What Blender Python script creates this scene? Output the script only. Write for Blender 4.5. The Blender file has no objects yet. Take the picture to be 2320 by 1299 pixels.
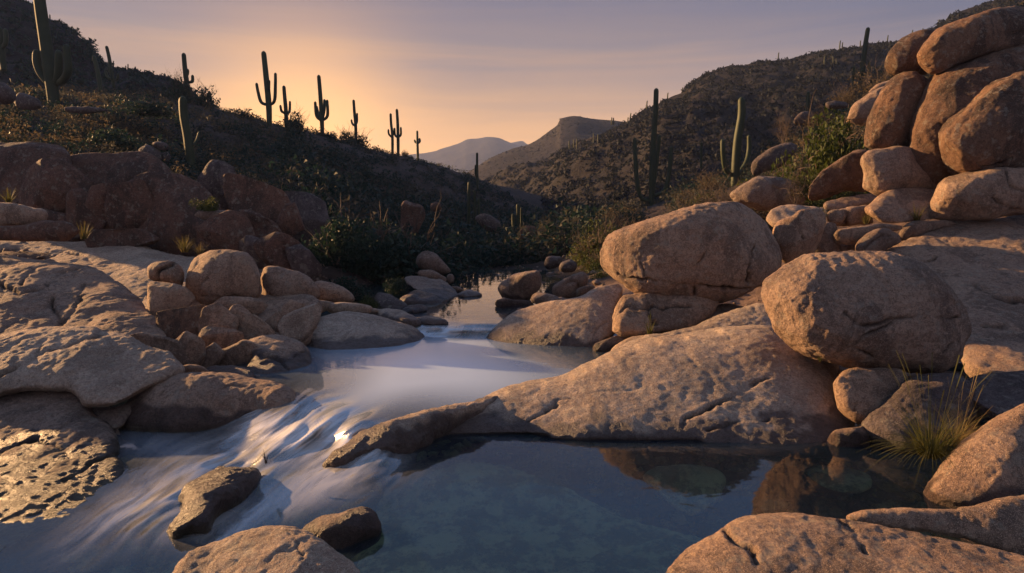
import bpy, math, random, time
import numpy as np
from mathutils import Vector, Matrix
T0 = time.time()
rng = random.Random(7)
R_ = math.radians
# ------------------------------------------------------------------ camera
F = 1512.0; CX, CY = 1160.0, 649.5; H = 2.0; TH = 0.1182
sc = bpy.context.scene
cam_d = bpy.data.cameras.new('camera'); cam = bpy.data.objects.new('camera', cam_d)
sc.collection.objects.link(cam); sc.camera = cam
cam_d.sensor_width = 36.0; cam_d.lens = 36.0 * F / 2320.0
cam_d.clip_start = 0.05; cam_d.clip_end = 20000
cam.location = (0, 0, H); cam.rotation_euler = (math.pi / 2 - TH, 0, 0)
# ------------------------------------------------------------------ light
SUN_AZ, SUN_EL = R_(-64), R_(14.0)
sdir = Vector((math.sin(SUN_AZ) * math.cos(SUN_EL), math.cos(SUN_AZ) * math.cos(SUN_EL), math.sin(SUN_EL)))
sl = bpy.data.lights.new('sun', 'SUN'); sl.energy = 5.0; sl.color = (1.0, 0.57, 0.25); sl.angle = R_(0.9)
so = bpy.data.objects.new('sun', sl); sc.collection.objects.link(so)
so.rotation_euler = sdir.to_track_quat('Z', 'Y').to_euler()
sc.view_settings.view_transform = 'Standard'; sc.view_settings.look = 'None'
sc.view_settings.exposure = 1.3; sc.view_settings.gamma = 1.0
sc.view_settings.use_curve_mapping = False
sc.cycles.use_denoising = True
try: sc.cycles.denoiser = 'OPENIMAGEDENOISE'
except Exception: pass
sc.cycles.max_bounces = 8; sc.cycles.transparent_max_bounces = 12
sc.cycles.caustics_reflective = False; sc.cycles.caustics_refractive = False

class NT:
    """small helper for writing node trees"""
    def __init__(s, nt): s.nt = nt; nt.nodes.clear()
    def n(s, t, props=None, **ins):
        nd = s.nt.nodes.new(t)
        for k, v in (props or {}).items(): setattr(nd, k, v)
        for k, v in ins.items(): s.set(nd, k, v)
        return nd
    def set(s, nd, k, v):
        key = k.replace('_', ' ') if isinstance(k, str) else k
        sock = None
        if isinstance(k, str) and k.startswith('i') and k[1:].isdigit(): sock = nd.inputs[int(k[1:])]
        else: sock = nd.inputs[key]
        if isinstance(v, bpy.types.NodeSocket): s.nt.links.new(v, sock)
        elif isinstance(v, bpy.types.Node): s.nt.links.new(v.outputs[0], sock)
        elif isinstance(v, (tuple, list)) and sock.type == 'RGBA' and len(v) == 3: sock.default_value = (*v, 1)
        else: sock.default_value = v
    def math(s, op, a, b=0.0, c=0.0, clamp=False):
        nd = s.n('ShaderNodeMath', {'operation': op, 'use_clamp': clamp}, i0=a, i1=b)
        if op in ('MULTIPLY_ADD', 'SMOOTH_MIN'): s.set(nd, 'i2', c)
        return nd.outputs[0]
    def rng(s, v, a, b, c=0.0, d=1.0, smooth=True):
        nd = s.n('ShaderNodeMapRange', {'interpolation_type': 'SMOOTHSTEP' if smooth else 'LINEAR'}, i0=v, i1=a, i2=b, i3=c, i4=d)
        return nd.outputs[0]
    def mix(s, f, a, b, mode='MIX'):
        nd = s.nt.nodes.new('ShaderNodeMix'); nd.data_type = 'RGBA'; nd.blend_type = mode
        for i, v in ((0, f), (6, a), (7, b)):
            if isinstance(v, bpy.types.NodeSocket): s.nt.links.new(v, nd.inputs[i])
            elif i == 0: nd.inputs[0].default_value = v
            else: nd.inputs[i].default_value = (*v, 1)
        return nd.outputs[2]
    def ramp(s, v, stops):
        nd = s.nt.nodes.new('ShaderNodeValToRGB'); s.nt.links.new(v, nd.inputs[0])
        el = nd.color_ramp.elements
        while len(el) < len(stops): el.new(0.5)
        for e, (p, c) in zip(el, stops):
            e.position = p; e.color = (*c, 1)
        return nd.outputs[0]
    def noise(s, vec, scale, detail=4.0, rough=0.55, dist=0.0, out=0):
        nd = s.n('ShaderNodeTexNoise', None, Scale=scale, Detail=detail, Roughness=rough, Distortion=dist)
        if vec is not None: s.nt.links.new(vec, nd.inputs['Vector'])
        return nd.outputs[out]

world = bpy.data.worlds.new('World'); sc.world = world; world.use_nodes = True
w = NT(world.node_tree)
tc = w.n('ShaderNodeTexCoord').outputs['Generated']
sep = w.n('ShaderNodeSeparateXYZ', None, i0=tc)
el = w.math('MAXIMUM', sep.outputs[2], 0.0)
# thin cloud streaks bend the elevation that the gradient reads
mp = w.n('ShaderNodeMapping', None, Vector=tc, Rotation=(.05, .03, 0), Scale=(1.0, 1.0, 14.0)).outputs[0]
cl = w.noise(mp, 2.0, 7.0, 0.62, 0.5)
cl2 = w.math('MULTIPLY', w.math('SUBTRACT', cl, 0.5), 0.13)
el2 = w.math('ADD', el, w.math('MULTIPLY', cl2, w.rng(el, 0.0, 0.25)))
warm = w.ramp(el2, [(0.0, (1.1, .46, .07)), (.085, (.88, .42, .12)), (.15, (.46, .26, .145)), (.22, (.22, .165, .165)),
                    (.31, (.12, .112, .165)), (.42, (.10, .18, .37)), (1.0, (.12, .17, .29))])
cool = w.ramp(el2, [(0.0, (.68, .34, .13)), (.10, (.45, .27, .17)), (.17, (.20, .16, .17)), (.24, (.095, .098, .15)),
                    (.32, (.070, .092, .165)), (.42, (.09, .17, .36)), (1.0, (.12, .17, .29))])
gz = R_(-20)
dt = w.n('ShaderNodeVectorMath', {'operation': 'DOT_PRODUCT'}, i0=tc, i1=(math.sin(gz), math.cos(gz), 0)).outputs['Value']
az = w.rng(dt, 0.55, 1.0)
grad = w.mix(az, cool, warm)
back = w.ramp(el2, [(0.0, (.13, .14, .22)), (.15, (.22, .17, .21)), (.35, (.14, .14, .19)), (1.0, (.12, .17, .29))])
grad = w.mix(w.rng(dt, .45, -.35), grad, back)
gdir = Vector((math.sin(R_(-17)), math.cos(R_(-17)), 0.09)).normalized()
dt2 = w.n('ShaderNodeVectorMath', {'operation': 'DOT_PRODUCT'}, i0=tc, i1=tuple(gdir)).outputs['Value']
glow = w.math('POWER', w.math('MAXIMUM', dt2, 0.0), 120.0)
grad = w.mix(w.math('MULTIPLY', glow, 0.6), grad, (1.6, .76, .18))
sky = w.n('ShaderNodeTexSky', {'sky_type': 'NISHITA', 'sun_disc': False, 'sun_elevation': SUN_EL, 'sun_rotation': SUN_AZ, 'altitude': 800.0, 'dust_density': 2.0})
b1 = w.n('ShaderNodeBackground', None, Color=grad, Strength=.58)
b2 = w.n('ShaderNodeBackground', None, Color=sky, Strength=0.004)
ad = w.n('ShaderNodeAddShader', None, i0=b1, i1=b2)
w.n('ShaderNodeOutputWorld', None, Surface=ad)

# ------------------------------------------------------------------ numeric helpers
ct, st = math.cos(TH), math.sin(TH)
def P(px, py, Y):
    """the place in the world that stands Y metres ahead and is seen at that point of the 2320x1299 picture"""
    px = np.asarray(px, float); py = np.asarray(py, float)
    a = (px - CX) / F; b = (py - CY) / F
    dy = ct - b * st; dz = -st - b * ct
    return np.stack(np.broadcast_arrays(a / dy * Y, Y + 0 * a, H + dz / dy * Y), -1)
def slope(py):
    b = (np.asarray(py, float) - CY) / F
    return (st + b * ct) / (ct - b * st)
def proj(v):
    y = v[..., 1] * ct - (v[..., 2] - H) * st
    z = v[..., 1] * st + (v[..., 2] - H) * ct
    return CX + F * v[..., 0] / y, CY - F * z / y
def Yat(py, z): return (H - z) / slope(py)

def _h(i, j, k, seed):
    n = (i * 374761393 + j * 668265263 + k * 2147483647 + seed * 1274126177) & 0xffffffff
    n = ((n ^ (n >> 13)) * 1274126177) & 0xffffffff
    n = n ^ (n >> 16)
    return (n & 0xffff) / 65535.0
def noise3(p, seed=0):
    f = np.floor(p).astype(np.int64); t = p - f; t = t * t * t * (t * (t * 6 - 15) + 10)
    r = 0
    for a in (0, 1):
        wa = t[:, 0] if a else 1 - t[:, 0]
        for b in (0, 1):
            wb = wa * (t[:, 1] if b else 1 - t[:, 1])
            for c in (0, 1):
                wc = wb * (t[:, 2] if c else 1 - t[:, 2])
                r = r + wc * _h(f[:, 0] + a, f[:, 1] + b, f[:, 2] + c, seed)
    return r * 2 - 1
def fbm(p, octv=4, seed=0, gain=0.5):
    s = 0; a = 1.0
    for o in range(octv):
        s = s + a * noise3(p * (2.03 ** o) + o * 17.3, seed + o); a *= gain
    return s
def sstep(x, a, b):
    t = np.clip((x - a) / (b - a), 0, 1); return t * t * (3 - 2 * t)
class TPS:
    def __init__(s, xy, v, lam=1e-4):
        xy = np.asarray(xy, float); n = len(xy); s.xy = xy
        d = np.linalg.norm(xy[:, None] - xy[None], axis=2)
        K = s.k(d) + lam * np.eye(n)
        A = np.zeros((n + 3, n + 3)); A[:n, :n] = K; A[:n, n] = 1; A[:n, n + 1:] = xy; A[n, :n] = 1; A[n + 1:, :n] = xy.T
        b = np.zeros(n + 3); b[:n] = v
        s.w = np.linalg.solve(A, b)
    def k(s, d): return d * d * np.log(d + 1e-9)
    def __call__(s, q):
        sh = q.shape[:-1]; q = q.reshape(-1, 2); out = np.empty(len(q))
        for i in range(0, len(q), 20000):
            c = q[i:i + 20000]
            d = np.linalg.norm(c[:, None] - s.xy[None], axis=2)
            out[i:i + 20000] = s.k(d) @ s.w[:-3] + s.w[-3] + c @ s.w[-2:]
        return out.reshape(sh)
def smooth_poly(pts, closed=True, seg=6):
    p = np.asarray(pts, float); n = len(p); out = []
    rngi = range(n) if closed else range(n - 1)
    for i in rngi:
        if closed: a, b, c, d = p[i - 1], p[i], p[(i + 1) % n], p[(i + 2) % n]
        else: a, b, c, d = p[max(i - 1, 0)], p[i], p[i + 1], p[min(i + 2, n - 1)]
        for t in np.arange(seg) / seg:
            out.append(0.5 * (2 * b + (c - a) * t + (2 * a - 5 * b + 4 * c - d) * t * t + (3 * b - a - 3 * c + d) * t ** 3))
    if not closed: out.append(p[-1])
    return np.array(out)
def pt_in_poly(q, poly):
    x, y = q[:, 0], q[:, 1]; ins = np.zeros(len(q), bool)
    a = poly; b = np.roll(poly, -1, 0)
    for (x0, y0), (x1, y1) in zip(a, b):
        if y0 == y1: continue
        c = ((y0 > y) != (y1 > y)) & (x < (x1 - x0) * (y - y0) / (y1 - y0) + x0)
        ins ^= c
    return ins
def nearest_on(q, line, closed):
    """distance and nearest point of each q on the polyline"""
    a = line if closed else line[:-1]; b = np.roll(line, -1, 0) if closed else line[1:]
    best = np.full(len(q), 1e18); bp = np.zeros((len(q), 2))
    for p0, p1 in zip(a, b):
        d = p1 - p0; L = d @ d + 1e-12
        t = np.clip(((q - p0) @ d) / L, 0, 1); c = p0 + t[:, None] * d
        dd = ((q - c) ** 2).sum(1); m = dd < best
        best[m] = dd[m]; bp[m] = c[m]
    return np.sqrt(best), bp

# water level by place in the picture: far pool, riffle, middle pool, cascade, lower pool
LIP = smooth_poly([(560, 820), (610, 870), (650, 900), (715, 912), (790, 938), (872, 966), (905, 957), (985, 945), (1080, 925), (1180, 885), (1280, 862), (1380, 830), (1500, 820), (1900, 820), (2900, 820)], False, 4)
ZR, ZL = -0.15, -0.36
def water_z(px, py):
    px = np.asarray(px, float); py = np.asarray(py, float)
    q = np.stack([px.ravel(), py.ravel()], 1)
    d, c = nearest_on(q, LIP, False)
    # which side of the lip: below the curve in the picture is downstream
    yl = np.interp(q[:, 0], LIP[:, 0], LIP[:, 1], left=700)
    below = (q[:, 1] > yl) | (q[:, 0] < 560)
    d = np.where(below, d, 0)
    wid = np.interp(q[:, 0], [300, 600, 800, 950, 1050], [220, 190, 130, 70, 45])
    low = np.interp(q[:, 0] - (q[:, 1] - 1000) * 0.6, [150, 500, 800], [ZL, -0.30, ZR])
    z = low * sstep(d, 0, wid) ** 0.8
    z = z + 0.11 * (1 - sstep(q[:, 1] + 0 * q[:, 0], 733, 766)) * (q[:, 0] > 560)
    return z.reshape(px.shape)

col = bpy.data.collections.new('place'); sc.collection.children.link(col)
def link(o): col.objects.link(o); return o
def mesh_np(name, verts, faces, mat=None, smooth=True, attrs=None):
    """verts Nx3, faces MxK (K 3 or 4) or a list of both"""
    me = bpy.data.meshes.new(name)
    fl = faces if isinstance(faces, list) else [faces]
    fl = [np.asarray(f, np.int32) for f in fl if len(f)]
    me.vertices.add(len(verts)); me.vertices.foreach_set('co', np.asarray(verts, np.float32).ravel())
    loops = np.concatenate([f.ravel() for f in fl]); tot = np.concatenate([np.full(len(f), f.shape[1], np.int32) for f in fl])
    me.loops.add(len(loops)); me.loops.foreach_set('vertex_index', loops)
    me.polygons.add(len(tot)); st_ = np.concatenate([[0], np.cumsum(tot)[:-1]]).astype(np.int32)
    me.polygons.foreach_set('loop_start', st_)
    try: me.polygons.foreach_set('loop_total', tot)
    except Exception: pass
    me.polygons.foreach_set('use_smooth', np.full(len(tot), smooth))
    for k, v in (attrs or {}).items():
        a = me.attributes.new(k, 'FLOAT', 'POINT'); a.data.foreach_set('value', np.asarray(v, np.float32))
    me.update(calc_edges=True); me.validate()
    if mat: me.materials.append(mat)
    return me
def tag(o, label=None, cat=None, group=None, kind=None):
    for k, v in (('label', label), ('category', cat), ('group', group), ('kind', kind)):
        if v: o[k] = v
    return o
def obj(name, me, parent=None):
    o = bpy.data.objects.new(name, me); link(o)
    if parent: o.parent = parent
    return o

# ------------------------------------------------------------------ materials
def new_mat(name):
    m = bpy.data.materials.new(name); m.use_nodes = True
    return m, NT(m.node_tree)
def rock_mat(name, base, alt, dark, darkamt=0.5, bumps=1.0):
    m, t = new_mat(name)
    geo = t.n('ShaderNodeNewGeometry'); pos = geo.outputs['Position']
    oi = t.n('ShaderNodeObjectInfo'); rnd = oi.outputs['Random']
    off = t.n('ShaderNodeVectorMath', {'operation': 'ADD'}, i0=pos, i1=t.n('ShaderNodeCombineXYZ', None, i0=t.math('MULTIPLY', rnd, 37.0), i1=t.math('MULTIPLY', rnd, 11.0)))
    v = off.outputs[0]
    big = t.noise(v, 0.9, 5, 0.6, 0.3); mid = t.noise(v, 4.0, 6, 0.65, 0.2); fin = t.noise(v, 45.0, 4, 0.75); grain = t.noise(v, 150.0, 2, 0.6)
    c = t.mix(t.rng(big, .38, .62), base, alt)
    c = t.mix(t.math('MULTIPLY', t.rng(mid, .50, .60), 0.5), c, tuple(x * 1.28 for x in base))
    # dark varnish, streaked
    vn = t.noise(t.n('ShaderNodeMapping', None, Vector=v, Scale=(1.0, 1.0, .45)).outputs[0], 1.9, 7, 0.68, 0.5)
    c = t.mix(t.math('MULTIPLY', t.rng(vn, .49, .59), darkamt), c, dark)
    m2 = t.noise(v, 16.0, 6, .72, .3)
    c = t.mix(t.math('MULTIPLY', t.rng(m2, .50, .60), .5), c, tuple(x * .55 for x in alt))
    c = t.mix(t.math('MULTIPLY', t.rng(m2, .47, .38), .45), c, tuple(min(.6, x * 1.45) for x in base))
    m3 = t.noise(v, 30.0, 4, .7)
    c = t.mix(t.math('MULTIPLY', t.rng(m3, .53, .60), .55), c, tuple(x * .42 for x in alt))
    # lichen and mineral flecks
    vor = t.n('ShaderNodeTexVoronoi', {'feature': 'F1'}, Scale=70.0, Vector=v).outputs['Distance']
    c = t.mix(t.math('MULTIPLY', t.rng(fin, .52, .62), 0.62), c, tuple(x * .36 for x in base))
    c = t.mix(t.math('MULTIPLY', t.rng(grain, .53, .64), 0.55), c, tuple(min(.75, x * 1.9) for x in base))
    c = t.mix(t.math('MULTIPLY', t.rng(vor, .16, .05), t.math('MULTIPLY', t.rng(mid, .5, .6), .5)), c, (.05, .04, .035))
    lich = t.math('MULTIPLY', t.rng(t.noise(v, 9.0, 5, .7), .55, .62), .4)
    c = t.mix(lich, c, (.33, .31, .25))
    c = t.mix(1.0, c, t.ramp(rnd, [(0.0, (.86, .83, .82)), (.35, (1.0, .93, .86)), (.7, (.92, .92, .92)), (1.0, (1.15, 1.06, .96))]), 'MULTIPLY')
    cr = t.n('ShaderNodeAttribute', {'attribute_name': 'crack'}).outputs['Fac']
    c = t.mix(t.math('MULTIPLY', cr, 1.0, clamp=True), c, (.018, .013, .011))
    moss = t.n('ShaderNodeAttribute', {'attribute_name': 'moss'}).outputs['Fac']
    mo = t.math('MULTIPLY', moss, t.rng(t.noise(v, 6.0, 5, .7), .42, .56))
    c = t.mix(t.math('MULTIPLY', mo, .85), c, (.035, .045, .012))
    # growth under the water line
    z = t.n('ShaderNodeSeparateXYZ', None, i0=pos).outputs[2]
    alg = t.rng(t.math('ADD', z, t.math('MULTIPLY', t.math('SUBTRACT', mid, .5), .12)), -.22, -.42)
    c = t.mix(t.math('MULTIPLY', alg, .8), c, t.mix(t.rng(t.noise(v, 3.2, 8, .8), .44, .56), (.09, .11, .035), (.60, .52, .24)))
    wet = t.n('ShaderNodeAttribute', {'attribute_name': 'wet'}).outputs['Fac']
    c = t.mix(wet, c, t.mix(1.0, c, (.30, .29, .32), 'MULTIPLY'))
    rough = t.rng(wet, 0, 1, .80, .44)
    hgt = t.math('ADD', t.math('MULTIPLY', t.noise(v, 15.0, 9, .75), .48), t.math('MULTIPLY', fin, .30))
    hgt = t.math('ADD', hgt, t.math('MULTIPLY', grain, .07))
    bp = t.n('ShaderNodeBump', None, Strength=1.0 * bumps, Distance=.09, Height=hgt)
    pr = t.n('ShaderNodeBsdfPrincipled', None, Base_Color=c, Roughness=rough, Normal=bp)
    pr.inputs['Specular IOR Level'].default_value = 0.35
    t.n('ShaderNodeOutputMaterial', None, Surface=pr)
    return m
M = {}
M['tan'] = rock_mat('granite_tan', (.39, .28, .20), (.29, .19, .135), (.075, .055, .045), .75)
M['pale'] = rock_mat('granite_pale', (.47, .365, .285), (.37, .265, .20), (.14, .10, .075), .5)
M['grey'] = rock_mat('granite_grey', (.28, .21, .165), (.22, .15, .11), (.065, .05, .042), .8)
M['varnish'] = rock_mat('granite_varnished', (.20, .12, .075), (.14, .08, .052), (.032, .025, .022), .95)
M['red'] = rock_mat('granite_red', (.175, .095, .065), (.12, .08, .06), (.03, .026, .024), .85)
M['shade_granite'] = rock_mat('granite_shaded', (.13, .105, .10), (.10, .07, .062), (.035, .03, .03), .8)  # darker copy of the granite, shade put into its colour
def plain(name, c1, c2, rough=.8, scale=3.0, sub=0.0, bump=0.0):
    m, t = new_mat(name)
    oi = t.n('ShaderNodeObjectInfo').outputs['Random']
    pos = t.n('ShaderNodeNewGeometry').outputs['Position']
    ns = t.noise(pos, scale, 4, .6)
    f = t.math('ADD', t.math('MULTIPLY', ns, .7), t.math('MULTIPLY', oi, .3))
    c = t.mix(t.rng(f, .3, .7), c1, c2)
    pr = t.n('ShaderNodeBsdfPrincipled', None, Base_Color=c, Roughness=rough)
    pr.inputs['Specular IOR Level'].default_value = 0.2
    if bump: t.set(pr, 'Normal', t.n('ShaderNodeBump', None, Strength=1.0, Distance=bump, Height=t.noise(pos, scale * 4, 6, .7)))
    s = pr
    if sub:
        tr = t.n('ShaderNodeBsdfTranslucent', None, Color=c)
        s = t.n('ShaderNodeMixShader', None, i0=sub, i1=pr, i2=tr)
    t.n('ShaderNodeOutputMaterial', None, Surface=s)
    return m
M['cactus'] = plain('saguaro_skin', (.034, .047, .026), (.052, .066, .036), .55, 1.5, 0, .01)
M['leaf_green'] = plain('leaf_green', (.045, .065, .014), (.085, .095, .024), .6, 2.5, .35)
M['leaf_dark'] = plain('leaf_dark', (0.0144, 0.0360, 0.0272), (0.0304, 0.0560, 0.0360), .6, 1.2, .3)
M['leaf_dry'] = plain('leaf_dry', (0.0880, 0.0680, 0.0400), (0.1280, 0.0960, 0.0520), .8, 1.6, .35)
M['leaf_grey'] = plain('leaf_grey', (0.0488, 0.0510, 0.0390), (0.0750, 0.0713, 0.0525), .8, 1.6, .3)
M['twig'] = plain('twig', (.07, .05, .038), (.13, .10, .08), .85, 4)
M['grass'] = plain('grass_blade', (.08, .085, .022), (.24, .17, .06), .6, 9, .45)
M['leaf_dusk'] = plain('leaf_dusk', (.016, .021, .022), (.032, .032, .030), .8, .3, .2)
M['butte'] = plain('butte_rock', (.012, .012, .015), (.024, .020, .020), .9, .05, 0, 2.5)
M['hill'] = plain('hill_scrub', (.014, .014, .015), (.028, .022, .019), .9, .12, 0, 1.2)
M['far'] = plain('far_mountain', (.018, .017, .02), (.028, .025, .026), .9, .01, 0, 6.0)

def ground_material():
    m, t = new_mat('canyon_ground')
    pos = t.n('ShaderNodeNewGeometry').outputs['Position']
    sp = t.n('ShaderNodeSeparateXYZ', None, i0=pos)
    n1 = t.noise(pos, .5, 7, .65); n2 = t.noise(pos, 3.0, 8, .7); n3 = t.noise(pos, 16.0, 6, .7)
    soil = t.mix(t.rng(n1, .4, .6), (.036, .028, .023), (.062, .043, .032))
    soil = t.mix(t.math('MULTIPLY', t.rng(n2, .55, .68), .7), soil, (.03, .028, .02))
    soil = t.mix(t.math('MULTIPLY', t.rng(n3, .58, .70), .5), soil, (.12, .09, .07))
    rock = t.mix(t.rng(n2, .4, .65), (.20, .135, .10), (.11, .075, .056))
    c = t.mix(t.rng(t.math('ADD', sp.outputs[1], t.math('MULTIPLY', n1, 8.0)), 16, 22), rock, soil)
    alg = t.rng(t.math('ADD', sp.outputs[2], t.math('MULTIPLY', n2, .1)), -.15, -.40)
    bed = t.mix(t.rng(t.noise(pos, 2.5, 8, .8), .44, .58), (.018, .026, .02), (.09, .085, .05))
    c = t.mix(alg, c, bed)
    bp = t.n('ShaderNodeBump', None, Strength=.9, Distance=.08, Height=t.math('ADD', n2, t.math('MULTIPLY', n3, .3)))
    pr = t.n('ShaderNodeBsdfPrincipled', None, Base_Color=c, Roughness=.9, Normal=bp)
    pr.inputs['Specular IOR Level'].default_value = 0.15
    t.n('ShaderNodeOutputMaterial', None, Surface=pr)
    return m
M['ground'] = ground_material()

def water_material():
    m, t = new_mat('creek_water')
    A = lambda n: t.n('ShaderNodeAttribute', {'attribute_name': n}).outputs['Fac']
    foam, psi, phi = A('foam'), A('psi'), A('phi')
    pos = t.n('ShaderNodeNewGeometry').outputs['Position']
    fv = t.n('ShaderNodeCombineXYZ', None, i0=psi, i1=phi).outputs[0]
    s1 = t.noise(t.n('ShaderNodeMapping', None, Vector=fv, Scale=(1.9, .40, 1)).outputs[0], 1.6, 5, .6, .3)
    s2 = t.noise(t.n('ShaderNodeMapping', None, Vector=fv, Scale=(7, .6, 1)).outputs[0], 1.0, 4, .6, .2)
    streak = t.math('ADD', t.math('MULTIPLY', s1, .8), t.math('MULTIPLY', s2, .2))
    sk = t.rng(streak, .36, .62)
    ff = t.math('MULTIPLY', foam, t.math('ADD', t.math('MULTIPLY', sk, .75), .30), clamp=True)
    rip = t.noise(pos, 2.5, 3, .5, .5)
    h = t.math('ADD', t.math('MULTIPLY', rip, .12), t.math('MULTIPLY', t.math('MULTIPLY', streak, foam), 1.0))
    bp = t.n('ShaderNodeBump', None, Strength=.55, Distance=.05, Height=h)
    fr = t.n('ShaderNodeFresnel', None, IOR=1.43, Normal=bp)
    gl = t.n('ShaderNodeBsdfGlossy', {'distribution': 'GGX'}, Color=(1, 1, 1), Roughness=t.rng(foam, 0, 1, .035, .30), Normal=bp)
    tr = t.n('ShaderNodeBsdfTransparent', None, Color=(.66, .82, .80))
    haze = t.n('ShaderNodeBsdfDiffuse', None, Color=(.10, .20, .34))
    body = t.n('ShaderNodeMixShader', None, i0=.05, i1=tr, i2=haze)
    wa = t.n('ShaderNodeMixShader', None, i0=t.math('MULTIPLY', fr, 1.05, clamp=True), i1=body, i2=gl)
    silk = t.n('ShaderNodeBsdfDiffuse', None, Color=(.80, .77, .72), Normal=bp)
    silk2 = t.n('ShaderNodeMixShader', None, i0=.38, i1=silk, i2=gl)
    milk_sheen = A('milk_sheen')  # silky blur plus the calm pool's bright sky sheen, painted as pale blue diffuse
    gl2 = t.n('ShaderNodeBsdfGlossy', {'distribution': 'GGX'}, Color=(1, 1, 1), Roughness=.16)
    calm = t.n('ShaderNodeMixShader', None, i0=.45, i1=t.n('ShaderNodeBsdfDiffuse', None, Color=(.62, .80, 1.0)), i2=gl2)
    wa2 = t.n('ShaderNodeMixShader', None, i0=milk_sheen, i1=wa, i2=calm)
    out = t.n('ShaderNodeMixShader', None, i0=ff, i1=wa2, i2=silk2)
    t.n('ShaderNodeOutputMaterial', None, Surface=out)
    return m
M['water'] = water_material()
# ------------------------------------------------------------------ the creek
def build_water():
    xs = np.arange(-420, 2760, 5.0); ys = np.concatenate([np.arange(612, 780, 3.0), np.arange(780, 1240, 3.6), np.arange(1240, 1420, 9.0)])
    X, Yp = np.meshgrid(xs, ys)
    Z = water_z(X, Yp)
    lines = [[(650, 905), (560, 955), (450, 1010), (300, 1120), (200, 1190), (60, 1280)],
             [(720, 908), (640, 980), (560, 1040), (400, 1120), (290, 1190), (180, 1290)],
             [(790, 938), (710, 1000), (625, 1060), (500, 1140), (390, 1200), (330, 1290)],
             [(870, 966), (780, 1030), (710, 1075), (640, 1140), (560, 1210), (480, 1300)],
             [(990, 960), (900, 1060), (850, 1110), (790, 1150), (700, 1230), (640, 1320)],
             [(1150, 960), (1100, 1060), (1050, 1150), (1000, 1320)],
             [(1500, 980), (1500, 1100), (1500, 1320)], [(2000, 1000), (2000, 1320)]]
    pts = []; ps = []; ph = []
    for i, L in enumerate(lines):
        s = 0
        for j, q in enumerate(L):
            if j: s += math.dist(L[j - 1], q)
            pts.append(q); ps.append(i if i < 5 else 4 + (i - 4) * 2); ph.append(s / 100)
    for q, a, b in (((700, 760), -1, -2), ((1030, 750), 2, -2.4), ((1350, 780), 6, -2), ((780, 850), 0, -1), ((1030, 860), 4, -1.2), ((100, 1000), -4, 1), ((0, 1150), -3, 3), ((-200, 1300), -3, 5), ((300, 980), -1.2, 1.2), ((1030, 650), 2, -5)):
        pts.append(q); ps.append(a); ph.append(b)
    pn = np.array(pts) / 1000.0; q = np.stack([X, Yp], -1) / 1000.0
    psi = TPS(pn, ps, 1e-3)(q); phi = TPS(pn, ph, 1e-3)(q)
    def g(x, y, sx, sy, r=0):
        c, s = math.cos(R_(r)), math.sin(R_(r)); dx, dy = X - x, Yp - y
        return np.exp(-(((c * dx + s * dy) / sx) ** 2 + ((-s * dx + c * dy) / sy) ** 2))
    foam = 0.85 * g(640, 975, 130, 50, 20) + .9 * g(790, 985, 110, 45, 25) + .55 * g(520, 1060, 190, 70, -28) + .5 * g(300, 1150, 150, 45, -30)
    foam += .5 * g(750, 1080, 90, 38, -10) + .35 * g(640, 1140, 100, 34, -15) + .30 * g(400, 1010, 120, 40, 0) + .55 * g(480, 1200, 90, 40, -10)
    milk_sheen = np.clip(.82 * g(1010, 842, 270, 70, 6) + .42 * g(830, 900, 130, 40, -20) + .3 * g(1060, 775, 120, 16) + .2 * g(380, 1020, 120, 40, 10) + .15 * g(560, 1120, 160, 60, -20), 0, .8)
    foam += .75 * g(1030, 748, 90, 14, 0)
    foam = np.clip(foam * .85, 0, 1)
    # standing waves and folds of the falling water
    lipb = np.clip(g(680, 945, 120, 40, 25) + g(800, 985, 110, 45, 25) + .7 * g(540, 1060, 160, 50, -28) + .6 * g(800, 1090, 90, 50) + .25 * g(420, 1130, 220, 60, -25), 0, 1)
    fp = np.stack([psi.ravel() * 2.4, phi.ravel() * 0.75, 0 * psi.ravel()], 1)
    bump = fbm(fp, 3, 11, .45).reshape(X.shape)
    rx = np.stack([X.ravel() / 38, Yp.ravel() / 7, 0 * psi.ravel()], 1)
    rif = g(1030, 748, 100, 12)
    Z = Z + bump * 0.06 * lipb + rif * 0.03 * noise3(rx, 5).reshape(X.shape)
    V = P(X.ravel(), Yp.ravel(), Yat(Yp.ravel(), Z.ravel()))
    ny, nx = X.shape; idx = np.arange(nx * ny).reshape(ny, nx)
    fc = np.stack([idx[:-1, :-1].ravel(), idx[1:, :-1].ravel(), idx[1:, 1:].ravel(), idx[:-1, 1:].ravel()], 1)
    me = mesh_np('creek_water', V, fc, M['water'], True, {'foam': foam.ravel(), 'milk_sheen': milk_sheen.ravel(), 'psi': psi.ravel(), 'phi': phi.ravel()})
    o = obj('creek_water', me); tag(o, 'clear creek water with a silky cascade between two pools', kind='structure')

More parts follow.
